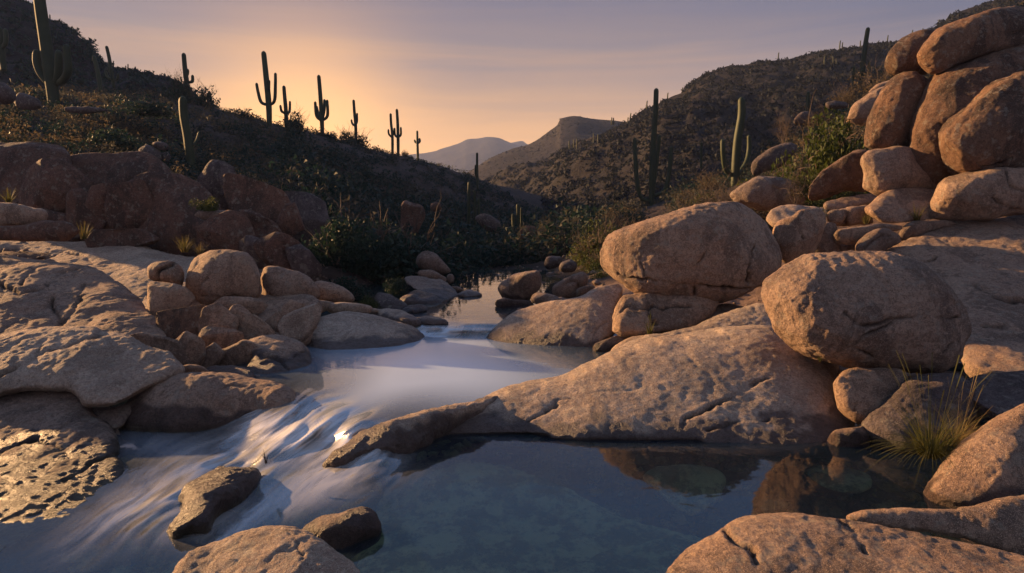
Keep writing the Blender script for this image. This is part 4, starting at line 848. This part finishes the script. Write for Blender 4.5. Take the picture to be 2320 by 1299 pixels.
    S('twin column cactus on the valley floor with side stems', [(1164,572),(1163,520),(1162,484)], 4.2, 30, [[(1162,550),(1158,545),(1157,520)]], 2.4)
    S('taller valley floor column cactus right of the twin stems', [(1175,572),(1175,520),(1173,462)], 4.6, 30, [[(1175,545),(1181,540),(1181,470)]], 3)
    S('faint cactus between the two large right slope saguaros', [(1589,372),(1589,345),(1590,322)], 3.0, 55)
    grp = 'tiny distant saguaros along the right skyline'
    tl = [(1427,274,18),(1422,276,10),(1545,212,14),(1763,131,12),(1902,108,16),(1908,106,10),(1949,100,8),(2010,96,16),(2066,82,14),(2090,74,10),(2126,58,14),(1465,240,12),(1512,222,12),(1600,180,9)]
    for x, y, h in tl: S('tiny distant saguaro standing on the right hill skyline', [(x, y + 4), (x + h * .06, y - h * .5), (x + h * .15, y - h)], 1.5, 165, group=grp, ribs=6, sink=4)
    grp = 'tiny distant saguaros on the left skyline'
    for x, y, h in [(113,38,5),(251,145,12),(257,148,10),(290,157,12),(285,155,6),(301,162,8)]: S('tiny distant saguaro on the steep left skyline', [(x, y + 4), (x, y - h * .5), (x, y - h)], 1.5, 118, group=grp, ribs=6, sink=4)
    grp = 'small saguaros scattered over the right hillside'
    for x, y, h in [(1888,150,22),(1895,152,18),(1868,140,12),(1345,320,18),(1355,318,14),(1290,330,12),(1300,326,10),(1480,286,14),(1390,275,8),(1386,274,8),(1307,330,16)]: S('small dim saguaro on the shaded right hillside', [(x, y + 3), (x, y - h * .5), (x, y - h)], 1.5, 140, group=grp, ribs=6, sink=6)

# ------------------------------------------------------------------ shrubs, trees, grass
def leaf_cloud(n, size, R, seed, flat=1.0, hollow=.4, lobes=9, tri=False):
    r = np.random.RandomState(seed)
    ct_ = r.normal(size=(lobes, 3)); ct_ /= np.linalg.norm(ct_, axis=1)[:, None]; ct_[:, 2] = np.abs(ct_[:, 2]) * .9
    ct_ *= (r.uniform(.25, .75, lobes))[:, None]; lr = r.uniform(.28, .50, lobes)
    w_ = lr ** 2; pick = r.choice(lobes, n, p=w_ / w_.sum())
    d = r.normal(size=(n, 3)); d /= np.linalg.norm(d, axis=1)[:, None]
    p = ct_[pick] + d * (lr[pick] * (1 - (1 - hollow) * r.uniform(0, 1, n) ** 2.2))[:, None]
    p[:, 2] = np.abs(p[:, 2] + .12)
    p *= np.array([R, R, R * flat])
    a = r.normal(size=(n, 3)); a /= np.linalg.norm(a, axis=1)[:, None]
    b = np.cross(a, r.normal(size=(n, 3))); b /= np.linalg.norm(b, axis=1)[:, None]
    s = size * r.uniform(.6, 1.5, n)[:, None]
    if tri:
        V = np.stack([p - a * s, p + b * s * .8, p + a * s], 1).reshape(-1, 3); return V, np.arange(n * 3).reshape(-1, 3)
    V = np.stack([p - a * s, p + b * s * .45, p + a * s, p - b * s * .45], 1).reshape(-1, 3)
    f = np.arange(n * 4).reshape(-1, 4)
    return V, f
def sticks(n, R, seed, rad, up=.8, spread=1.0, seg=4, fork=2, flat=1.0):
    """forking twigs from the ground as thin three sided tapering tubes"""
    r = np.random.RandomState(seed); V = []; Fq = []
    def one(p0, d, L, rd, lvl):
        p = p0.copy(); pts = [p.copy()]; dd = d.copy()
        for i in range(seg):
            dd = dd + r.normal(size=3) * .22 + np.array([0, 0, .05]); dd /= np.linalg.norm(dd); p = p + dd * L / seg; pts.append(p.copy())
            if lvl < fork and i >= 1:
                nd = dd + r.normal(size=3) * .55; nd /= np.linalg.norm(nd); one(p, nd, L * .55, rd * (.65 - .1 * i / seg), lvl + 1)
        k0 = len(V)
        for i, q in enumerate(pts):
            rr = rd * (1 - .75 * i / seg)
            a = np.cross(dd, [.3, .9, .1]); a /= np.linalg.norm(a); b = np.cross(dd, a)
            for j in range(3): V.append(q + (a * math.cos(j * 2.094) + b * math.sin(j * 2.094)) * rr)
        for i in range(seg):
            for j in range(3): Fq.append((k0 + i * 3 + j, k0 + i * 3 + (j + 1) % 3, k0 + i * 3 + 3 + (j + 1) % 3, k0 + i * 3 + 3 + j))
    for i in range(n):
        a = r.uniform(0, 6.283); t = r.uniform(.1, 1) * spread
        d = np.array([math.cos(a) * t, math.sin(a) * t, up]); d /= np.linalg.norm(d)
        one(np.array([math.cos(a), math.sin(a), 0]) * .05 * R, d, R * r.uniform(.7, 1.05) * flat, rad, 0)
    return np.array(V), np.array(Fq)
PL = {}
def plant_meshes():
    def mk(key, n, size, flat, mat, ns, rad, lob=9, hol=.4, fork=1, up=.8):
        PL[key] = []
        for s in range(4):
            V, f = leaf_cloud(n, size, 1.0, s * 7 + len(key), flat, hol, lob)
            l = mesh_np('foliage', V, f, M[mat], False)
            V, f = sticks(ns, 1.0, s + 3, rad, up, 1.0, 4, fork, .95)
            b = mesh_np('branches', V, f, M['twig'], False)
            PL[key].append((l, b))
    mk('green', 2400, .045, .85, 'leaf_green', 6, .018, 12)
    mk('dark', 2000, .05, .85, 'leaf_dark', 5, .02, 12)
    mk('dry', 1100, .035, .75, 'leaf_dry', 12, .011, 10, .3, 2)
    mk('grey', 1400, .042, .7, 'leaf_grey', 8, .012, 10)
    mk('ridge', 900, .075, 1.0, 'leaf_dark', 14, .02, 14, .1, 2)
    mk('bare', 420, .022, .9, 'leaf_dry', 12, .013, 12, .2, 3)
def shrub(name, label, cat, key, var, loc, size, hs=1.0, rot=0, group=None):
    root = bpy.data.objects.new(name, None); link(root); root.location = loc; root.rotation_euler = (0, 0, rot); root.scale = (size, size, size * hs)
    tag(root, label, cat, group)
    l, b = PL[key][var % 4]
    obj('foliage', l, root); obj('branches' if cat != 'tree' else 'trunk', b, root)
    return root
def grass_mesh(n, h, spread, seed, wd=.006, heads=0):
    r = np.random.RandomState(seed); V = []; Fq = []
    for i in range(n + heads):
        a = r.uniform(0, 6.283); hd = i >= n
        L = h * (r.uniform(.45, 1) if not hd else r.uniform(1.15, 1.5)); lean = r.uniform(.1, 1) * spread * (1 if not hd else .4)
        p = np.array([math.cos(a), math.sin(a), 0]) * r.uniform(0, .14) * h; d = np.array([math.cos(a) * lean * .5, math.sin(a) * lean * .5, 1.0]); side = np.array([-math.sin(a + r.uniform(-1.2, 1.2)), math.cos(a), 0])
        seg = 6; k0 = len(V); drop = r.uniform(.1, .55) * lean * (1 if not hd else .4)
        for j in range(seg + 1):
            t = j / seg; w_ = wd * (1 - t * .85) * (1 if not hd else .5)
            if hd and t > .8: w_ = wd * .9
            V.append(p - side * w_); V.append(p + side * w_)
            d = d / np.linalg.norm(d); p = p + d * L / seg; d = d + np.array([math.cos(a) * drop * .35, math.sin(a) * drop * .35, -drop * .42])
        for j in range(seg): Fq.append((k0 + 2 * j, k0 + 2 * j + 1, k0 + 2 * j + 3, k0 + 2 * j + 2))
    return np.array(V), np.array(Fq)
def tuft(label, px, py, Y, h, n=60, spread=.9, heads=0, seed=1, mat='grass', wd=None, name='grass_tuft'):
    V, f = grass_mesh(n, h, spread, seed, wd or max(.004, .7 * Y / F), heads)
    o = obj(name, mesh_np(name, V, f, M[mat], False)); o.location = P(px, py, Y); tag(o, label, 'grass')
    return o
def build_plants(height, heights):
    plant_meshes()
    def put(name, label, cat, key, px, py, Y, wpx, hs=1.0, var=0, group=None):
        """wpx: half width in the picture"""
        return shrub(name, label, cat, key, var, P(px, py, Y), wpx * Y / F, hs, var * 1.3 + px, group)
    # named plants
    put('shrub', 'dense yellow green bush against the stacked boulder pile', 'bush', 'green', 1868, 430, 14.5, 108, 1.75, 0)
    put('shrub', 'olive lower lobe bush spilling left of the yellow green bush', 'bush', 'green', 1800, 450, 14.0, 60, 1.3, 1)
    put('shrub', 'dry twiggy bush left of the yellow green bush', 'bush', 'bare', 1775, 330, 22, 45, 1.2, 2)
    put('shrub', 'tan dry bush on the slope behind the yellow green bush', 'bush', 'dry', 1850, 290, 20, 50, 1.0, 3)
    put('shrub', 'bare grey branching bush at the base of the leaning rock', 'bush', 'bare', 1800, 462, 12.8, 42, 1.3, 1)
    put('shrub', 'warm tinted brush beside the tall pole like saguaro', 'bush', 'dry', 1985, 215, 26, 70, .9, 2)
    put('shrub', 'low golden brush left of the pole like saguaro', 'bush', 'dry', 1910, 235, 30, 45, .8, 0)
    put('shrub', 'green leafy bush right of the five branched saguaro', 'bush', 'green', 1600, 472, 22, 50, .8, 3)
    put('shrub', 'brown dry bush between the two big right slope saguaros', 'bush', 'dry', 1600, 430, 28, 50, 1.0, 1)
    put('shrub', 'grey brush right of the stout two armed saguaro', 'bush', 'grey', 1725, 420, 22, 38, .9, 1)
    put('shrub', 'brush at the foot of the dark overhanging outcrop', 'bush', 'dry', 1745, 440, 18, 34, 1.1, 3)
    put('shrub', 'small olive bush on the layered rocks of the left terrace', 'bush', 'green', 470, 478, 13.6, 34, 1.2, 2)
    put('shrub', 'dark green leafy bush on the left slope centre', 'bush', 'dark', 250, 340, 26, 75, .7, 0)
    put('shrub', 'dark green bush above the small rock stack', 'bush', 'dark', 330, 260, 38, 80, .5, 1)
    put('shrub', 'wide twiggy spreading shrub left behind the lone ridge saguaro', 'bush', 'ridge', 400, 228, 59, 30, 1.7, 0)
    put('shrub', 'round leafy silhouette shrub right of the lone ridge saguaro', 'bush', 'ridge', 455, 252, 60, 42, 1.4, 1)
    put('shrub', 'low feathery shrub on the ridge left of the tallest saguaro', 'bush', 'ridge', 550, 278, 61, 36, .8, 2)
    put('shrub', 'rounded ridge shrub right of the tallest saguaro', 'bush', 'ridge', 668, 306, 63, 36, 1.3, 3)
    put('shrub', 'twiggy ridge shrub beside the short two armed saguaro', 'bush', 'ridge', 782, 330, 78, 24, 1.4, 0)
    put('shrub', 'dense ridge shrub right of the short two armed saguaro', 'bush', 'ridge', 815, 338, 80, 30, 1.3, 1)
    put('shrub', 'tiny twiggy shrub right of the close saguaro pair', 'bush', 'ridge', 918, 356, 92, 10, 1.4, 2)
    put('shrub', 'small shrub in front of the candelabra saguaro', 'bush', 'ridge', 745, 316, 69, 24, .7, 2)
    trees = [(760, 600, 15.5, 95, 1.35, 'broad dark thicket tree left of the far pool'), (840, 600, 17, 80, 1.2, 'dark leafy tree overhanging the blue slabs'), (900, 670, 13.8, 34, 1.5, 'low dark bush touching the lower smooth slab'),
             (1030, 625, 21, 58, 1.9, 'rounded teal tree at the head of the far pool'), (790, 690, 12.6, 60, 1.3, 'dark undergrowth above the left shore slab'), (700, 560, 19, 80, 1.0, 'dark tree behind the bluish boulder'),
             (1080, 640, 20, 44, .9, 'low teal bush at the end of the far pool'), (1190, 640, 19, 44, 1.0, 'dark bush behind the blue grey boulder'), (1330, 560, 24, 60, 1.0, 'shaded green bush on the right valley floor'), (1250, 545, 30, 50, 1.1, 'dim tree beside the red ribbed crag'),
             (1420, 520, 26, 55, .9, 'shaded bush below the five branched saguaro'), (870, 560, 26, 60, .9, 'teal brush tree above the stacked left bank')]
    for i, (px, py, Y, wp, hs, lb) in enumerate(trees): put('tree' if 'tree' in lb else 'shrub', lb, 'tree' if 'tree' in lb else 'bush', 'dark', px, py, Y, wp, hs, i)
    put('shrub', 'pale yellow green weeds on the left shore by the dark slab', 'bush', 'green', 835, 700, 12.0, 30, 1.2, 1)
    put('shrub', 'brownish weeds left of the pale shore weeds', 'bush', 'dry', 790, 690, 12.3, 30, 1.0, 2)
    put('shrub', 'leafy brush above the folded tan rock', 'bush', 'green', 1370, 640, 15.0, 40, .9, 2)
    put('shrub', 'reedy grass bush right of the blue grey boulder', 'bush', 'grey', 1250, 660, 14.0, 22, 1.2, 0)
    # grass
    tuft('tall green and gold grass clump hanging over the lower pool corner', 2108, 1035, 5.15, .58, 420, 2.6, 16, 3, wd=.0036)
    tuft('wispy outer grass clump just right of the tall clump', 2165, 1010, 5.3, .45, 120, 2.4, 6, 4, wd=.0034)
    tuft('little orange lit grass tuft in the ledge crevice', 1472, 757, 8.8, .22, 46, .7, 4, 5)
    tuft('yellow green weed beside the small round boulder', 1862, 505, 10.9, .34, 40, .8, 0, 6)
    tuft('left grass tuft on the rough rock below the orange boulder', 1962, 508, 11.2, .28, 46, 1.0, 0, 7)
    tuft('right grass tuft under the base boulder of the pile', 2078, 500, 10.9, .34, 60, 1.3, 0, 8)
    tuft('tiny grass tuft high on the rough rock below the orange boulder', 1972, 478, 11.6, .16, 24, .6, 0, 9)
    tuft('dry pale grass clump behind the square boulder on the left bank', 418, 572, 12.0, .36, 110, 1.3, 0, 10)
    tuft('second dry grass clump nearer the square boulder', 452, 578, 11.8, .26, 70, 1.2, 0, 11)
    tuft('thin green grass beside the rounded rock at the left edge', 190, 542, 12.4, .36, 60, 1.0, 0, 12)
    tuft('grey grass at the left edge above the layered ledge', 20, 460, 13.2, .34, 60, 1.2, 0, 13)
    tuft('short dark reeds on the small rock in the cascade', 603, 1050, 5.2, .12, 16, .5, 0, 14, 'twig', .0035)
    tuft('sparse gold stems under the biggest sunlit boulder', 1858, 820, 6.6, .07, 30, 1.2, 0, 15)
    for i, (px, py, Y, h) in enumerate([(150,372,18,.5),(200,385,18,.45),(300,400,17.5,.45),(60,350,19,.5),(330,402,17,.4),(110,365,19,.4),(395,412,16.5,.4),(270,392,18,.35)]):
        o = tuft('pale dry grass clump along the top of the dark left terrace', px, py, Y, h, 50, 1.2, 0, 20 + i); o['group'] = 'dry grass clumps above the dark terrace'
    # moss line tuft group and brush over the slopes
    r = random.Random(5); items = []
    zones = {'L': ('on the brushy left slope below the ridge saguaros', 'shrubs on the left slope'), 'R': ('on the right slope beneath the large saguaros', 'shrubs on the right slope'), 'V': ('on the shaded canyon floor beyond the far pool', 'shrubs on the canyon floor')}
    cand = 0
    while len(items) < 8200 and cand < 90000:
        cand += 1
        Y = math.exp(r.uniform(math.log(17.5), math.log(112))); px = r.uniform(-150, 2450)
        if Y < 24 and 930 < px < 1350: continue
        if px > 1900 and Y < 24: continue
        if px < 560 and Y < 19: continue
        if 1230 < px < 1750 and Y > 64: continue
        if abs(px - 1480) < 55 and Y < 46 or abs(px - 1668) < 50 and 20 < Y < 34 or abs(px - 432) < 32 and Y < 31 or abs(px - 118) < 30 and 24 < Y < 42: continue
        items.append((Y, px, r.random(), r.random(), r.random()))
    items.sort()
    Yv = np.array([i[0] for i in items]); pv = np.array([i[1] for i in items]); hv = heights(pv, Yv)
    far = []; count = {}
    for (Y, px, a, b, c), h in zip(items, hv):
        x = (px - CX) / F * Y
        z = 'L' if px < 1050 else ('V' if px < 1330 else 'R')
        py = float(proj(np.array([[x, Y, h]]))[1][0])
        if py < -60 or py > 700: continue
        if 640 < px < 1320: a *= .6
        key = ('dark' if a < .42 else 'grey' if a < .68 else 'dry' if a < .9 else 'bare') if z != 'R' else ('dry' if a < .42 else 'green' if a < .6 else 'grey' if a < .85 else 'bare')
        size = (.45 + .85 * b * b) * (1.45 if 640 < px < 1320 and Y < 60 else 1) * (1 + .25 * (Y > 30)) * (1.25 if z == 'V' else 1)
        if Y > 50 and px < 1000: size *= .8
        if sum(count.values()) < 230:
            count[key + z] = count.get(key + z, 0) + 1
            nm = {'dark': 'dark green', 'grey': 'grey green', 'dry': 'dry brown', 'bare': 'bare twiggy', 'green': 'yellow green'}[key]
            where = ('left of the near trunk saguaro' if px < 430 else 'under the tallest ridge saguaro' if px < 700 else 'below the candelabra saguaro' if px < 860 else 'below the close saguaro pair' if px < 1050 else 'beyond the far pool' if px < 1200 else 'near the red ribbed crag' if px < 1330 else 'left of the five branched saguaro' if px < 1480 else 'between the two big right saguaros' if px < 1670 else 'left of the green bush' if px < 1800 else 'above the green bush')
            hgt_ = 'low' if Y < 24 else 'midway' if Y < 31 else 'high'
            sz_ = 'small' if size < .62 else 'medium' if size < .95 else 'large'
            shrub('shrub', f'{sz_} {nm} shrub {hgt_} on the slope {where}', 'bush', key, int(c * 4), (x, Y, h - .08), size, .7 + .5 * c, c * 6, f'{sz_} {nm} shrubs {hgt_} {where}')
        else: far.append((x, Y, h - .05, size, a, c))
    # the rest of the brush as one mass per tone
    for mat, lo_, hi_ in (('leaf_dark', 0, .4), ('leaf_grey', .4, .7), ('leaf_dry', .7, 1.01)):
        Vs = []; protos = [leaf_cloud(64, .105, 1.0, 50 + s, .75, .5, 9, True)[0] for s in range(5)]; fine = [leaf_cloud(210, .055, 1.0, 60 + s, .75, .45, 10, True)[0] for s in range(5)]
        for x, Y, h, s, a, c in far:
            if not lo_ <= a < hi_: continue
            p = (fine if Y < 40 else protos)[int(c * 5)]; ca, sa = math.cos(c * 40), math.sin(c * 40)
            q = p * s; q = np.stack([q[:, 0] * ca - q[:, 1] * sa, q[:, 0] * sa + q[:, 1] * ca, q[:, 2]], 1) + np.array([x, Y, h]); Vs.append(q)
        V = np.concatenate(Vs); o = obj('brush', mesh_np('brush', V, np.arange(len(V)).reshape(-1, 3), M[mat], False)); tag(o, 'distant low desert brush covering the far slopes', 'brush', kind='stuff')
    # scrub on the hills
    rs = np.random.RandomState(4)
    for hi_i, (G, nr, sc_) in enumerate(HILLS):
        if hi_i > 2: break
        cnt = [4500, 13000, 2500][hi_i]; nx = G.shape[1]
        i = rs.randint(0, nr + 3, cnt); j = rs.randint(0, nx, cnt)
        pts = G[i, j] + rs.normal(size=(cnt, 3)) * np.array([.3, .3, 0])
        proto = leaf_cloud(25, .22, 1.0, 77, .7, .5, 6, True)[0]
        sz = rs.uniform(.4, 1.6, cnt) ** 1.5 * [.8, .9, .45][hi_i] * sc_ ** .4
        ang = rs.uniform(0, 6.28, cnt)
        q = proto[None] * sz[:, None, None]
        V = np.stack([q[..., 0] * np.cos(ang)[:, None] - q[..., 1] * np.sin(ang)[:, None], q[..., 0] * np.sin(ang)[:, None] + q[..., 1] * np.cos(ang)[:, None], q[..., 2]], -1) + pts[:, None, :]
        V[..., 2] -= (.35 * sz)[:, None]; V = V.reshape(-1, 3)
        o = obj('hill_brush', mesh_np('hill_brush', V, np.arange(len(V)).reshape(-1, 3), M['leaf_dark' if hi_i == 0 else 'leaf_dusk'], False)); tag(o, 'far desert brush dotted over a hillside', 'brush', kind='stuff')

def build_pebbles(heights):
    r = np.random.RandomState(11)
    t = (1 + 5 ** .5) / 2
    iv = np.array([(-1,t,0),(1,t,0),(-1,-t,0),(1,-t,0),(0,-1,t),(0,1,t),(0,-1,-t),(0,1,-t),(t,0,-1),(t,0,1),(-t,0,-1),(-t,0,1)], float); iv /= np.linalg.norm(iv[0])
    fi = np.array([(0,11,5),(0,5,1),(0,1,7),(0,7,10),(0,10,11),(1,5,9),(5,11,4),(11,10,2),(10,7,6),(7,1,8),(3,9,4),(3,4,2),(3,2,6),(3,6,8),(3,8,9),(4,9,5),(2,4,11),(6,2,10),(8,6,7),(9,8,1)])
    for nm, lb, n, px0, px1, y0, y1, s0, s1, mat in (('gravel', 'loose gravel and broken stone between the bank rocks', 5200, -100, 2420, 6.5, 24, .02, .11, 'grey'), ('creek_gravel', 'cobbles and gravel on the bed of the clear lower pool', 2200, 100, 2250, 3.4, 7.0, .03, .16, 'tan')):
        px = r.uniform(px0, px1, n); Y = np.exp(r.uniform(math.log(y0), math.log(y1), n)); h = heights(px, Y)
        s = s0 + (s1 - s0) * r.uniform(0, 1, n) ** 3.5
        c = np.stack([(px - CX) / F * Y, Y, h + s * .15], 1)
        q = iv[None] * (1 + .28 * r.normal(size=(n, 12, 1))) * (s[:, None] * np.array([1, 1, 1]) * r.uniform(.6, 1.2, (n, 3)) * np.array([1, 1, .7]))[:, None, :] + c[:, None]
        f = (fi[None] + 12 * np.arange(n)[:, None, None]).reshape(-1, 3)
        V = q.reshape(-1, 3)
        o = obj(nm, mesh_np(nm, V, f, M[mat], True)); tag(o, lb, nm.split('_')[-1], kind='stuff')
# ------------------------------------------------------------------ assemble
build_water(); print('water', time.time() - T0)
height, heights = build_ground(); print('ground', time.time() - T0)
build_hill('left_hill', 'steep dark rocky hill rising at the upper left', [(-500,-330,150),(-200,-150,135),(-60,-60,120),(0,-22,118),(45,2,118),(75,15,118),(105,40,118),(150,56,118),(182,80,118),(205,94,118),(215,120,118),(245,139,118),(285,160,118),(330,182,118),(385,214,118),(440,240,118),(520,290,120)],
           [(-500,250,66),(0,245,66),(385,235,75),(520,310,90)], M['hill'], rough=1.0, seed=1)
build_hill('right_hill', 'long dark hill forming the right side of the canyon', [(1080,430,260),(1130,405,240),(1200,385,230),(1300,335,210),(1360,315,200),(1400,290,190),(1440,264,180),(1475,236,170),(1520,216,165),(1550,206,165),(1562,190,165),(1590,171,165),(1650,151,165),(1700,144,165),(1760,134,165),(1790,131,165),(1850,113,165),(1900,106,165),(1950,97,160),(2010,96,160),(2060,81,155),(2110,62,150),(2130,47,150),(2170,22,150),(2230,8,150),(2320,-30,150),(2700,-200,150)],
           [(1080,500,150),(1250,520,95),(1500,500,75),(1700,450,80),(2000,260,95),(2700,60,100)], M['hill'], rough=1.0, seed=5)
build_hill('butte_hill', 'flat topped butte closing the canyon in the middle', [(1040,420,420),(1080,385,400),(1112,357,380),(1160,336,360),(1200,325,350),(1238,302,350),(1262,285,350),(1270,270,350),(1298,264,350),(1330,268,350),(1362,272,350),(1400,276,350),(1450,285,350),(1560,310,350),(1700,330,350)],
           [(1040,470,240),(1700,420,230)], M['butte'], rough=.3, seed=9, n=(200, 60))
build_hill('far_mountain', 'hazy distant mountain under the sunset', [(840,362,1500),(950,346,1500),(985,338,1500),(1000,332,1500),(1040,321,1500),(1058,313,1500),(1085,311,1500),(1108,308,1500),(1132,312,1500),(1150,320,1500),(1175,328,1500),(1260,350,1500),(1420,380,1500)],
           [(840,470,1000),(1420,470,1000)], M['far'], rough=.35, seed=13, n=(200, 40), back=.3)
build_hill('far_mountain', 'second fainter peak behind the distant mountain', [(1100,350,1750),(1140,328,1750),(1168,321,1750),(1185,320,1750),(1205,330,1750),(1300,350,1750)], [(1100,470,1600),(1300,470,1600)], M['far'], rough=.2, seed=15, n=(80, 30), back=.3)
print('hills', time.time() - T0)
build_rocks(); print('rocks', time.time() - T0, NV)
build_cacti(); print('cacti', time.time() - T0)
build_pebbles(heights); build_plants(height, heights); print('plants', time.time() - T0)
HAZE = True
if HAZE:
    bpy.context.view_layer.update()
    cs = np.array([o.matrix_world @ Vector(c) for o in col.objects if o.type == 'MESH' for c in o.bound_box])
    lo = cs.min(0) - np.array([6, 6, 1.0]); hi = cs.max(0) + np.array([6, 6, 2.0]); lo[1] = min(lo[1], -8)
    print('haze box', lo, hi)
    V = [(x, y, z) for x in (lo[0], hi[0]) for y in (lo[1], hi[1]) for z in (lo[2], hi[2])]
    Fc = [(0,1,3,2),(4,6,7,5),(0,4,5,1),(2,3,7,6),(0,2,6,4),(1,5,7,3)]
    m, t = new_mat('haze_air')
    vol = t.n('ShaderNodeVolumePrincipled', None, Color=(.5, .64, 1.0), Density=.00030, Anisotropy=.0)
    t.n('ShaderNodeOutputMaterial', None, Volume=vol)
    o = obj('haze', mesh_np('haze', V, np.array(Fc), m, False)); tag(o, 'thin blue evening haze filling the canyon', kind='stuff')
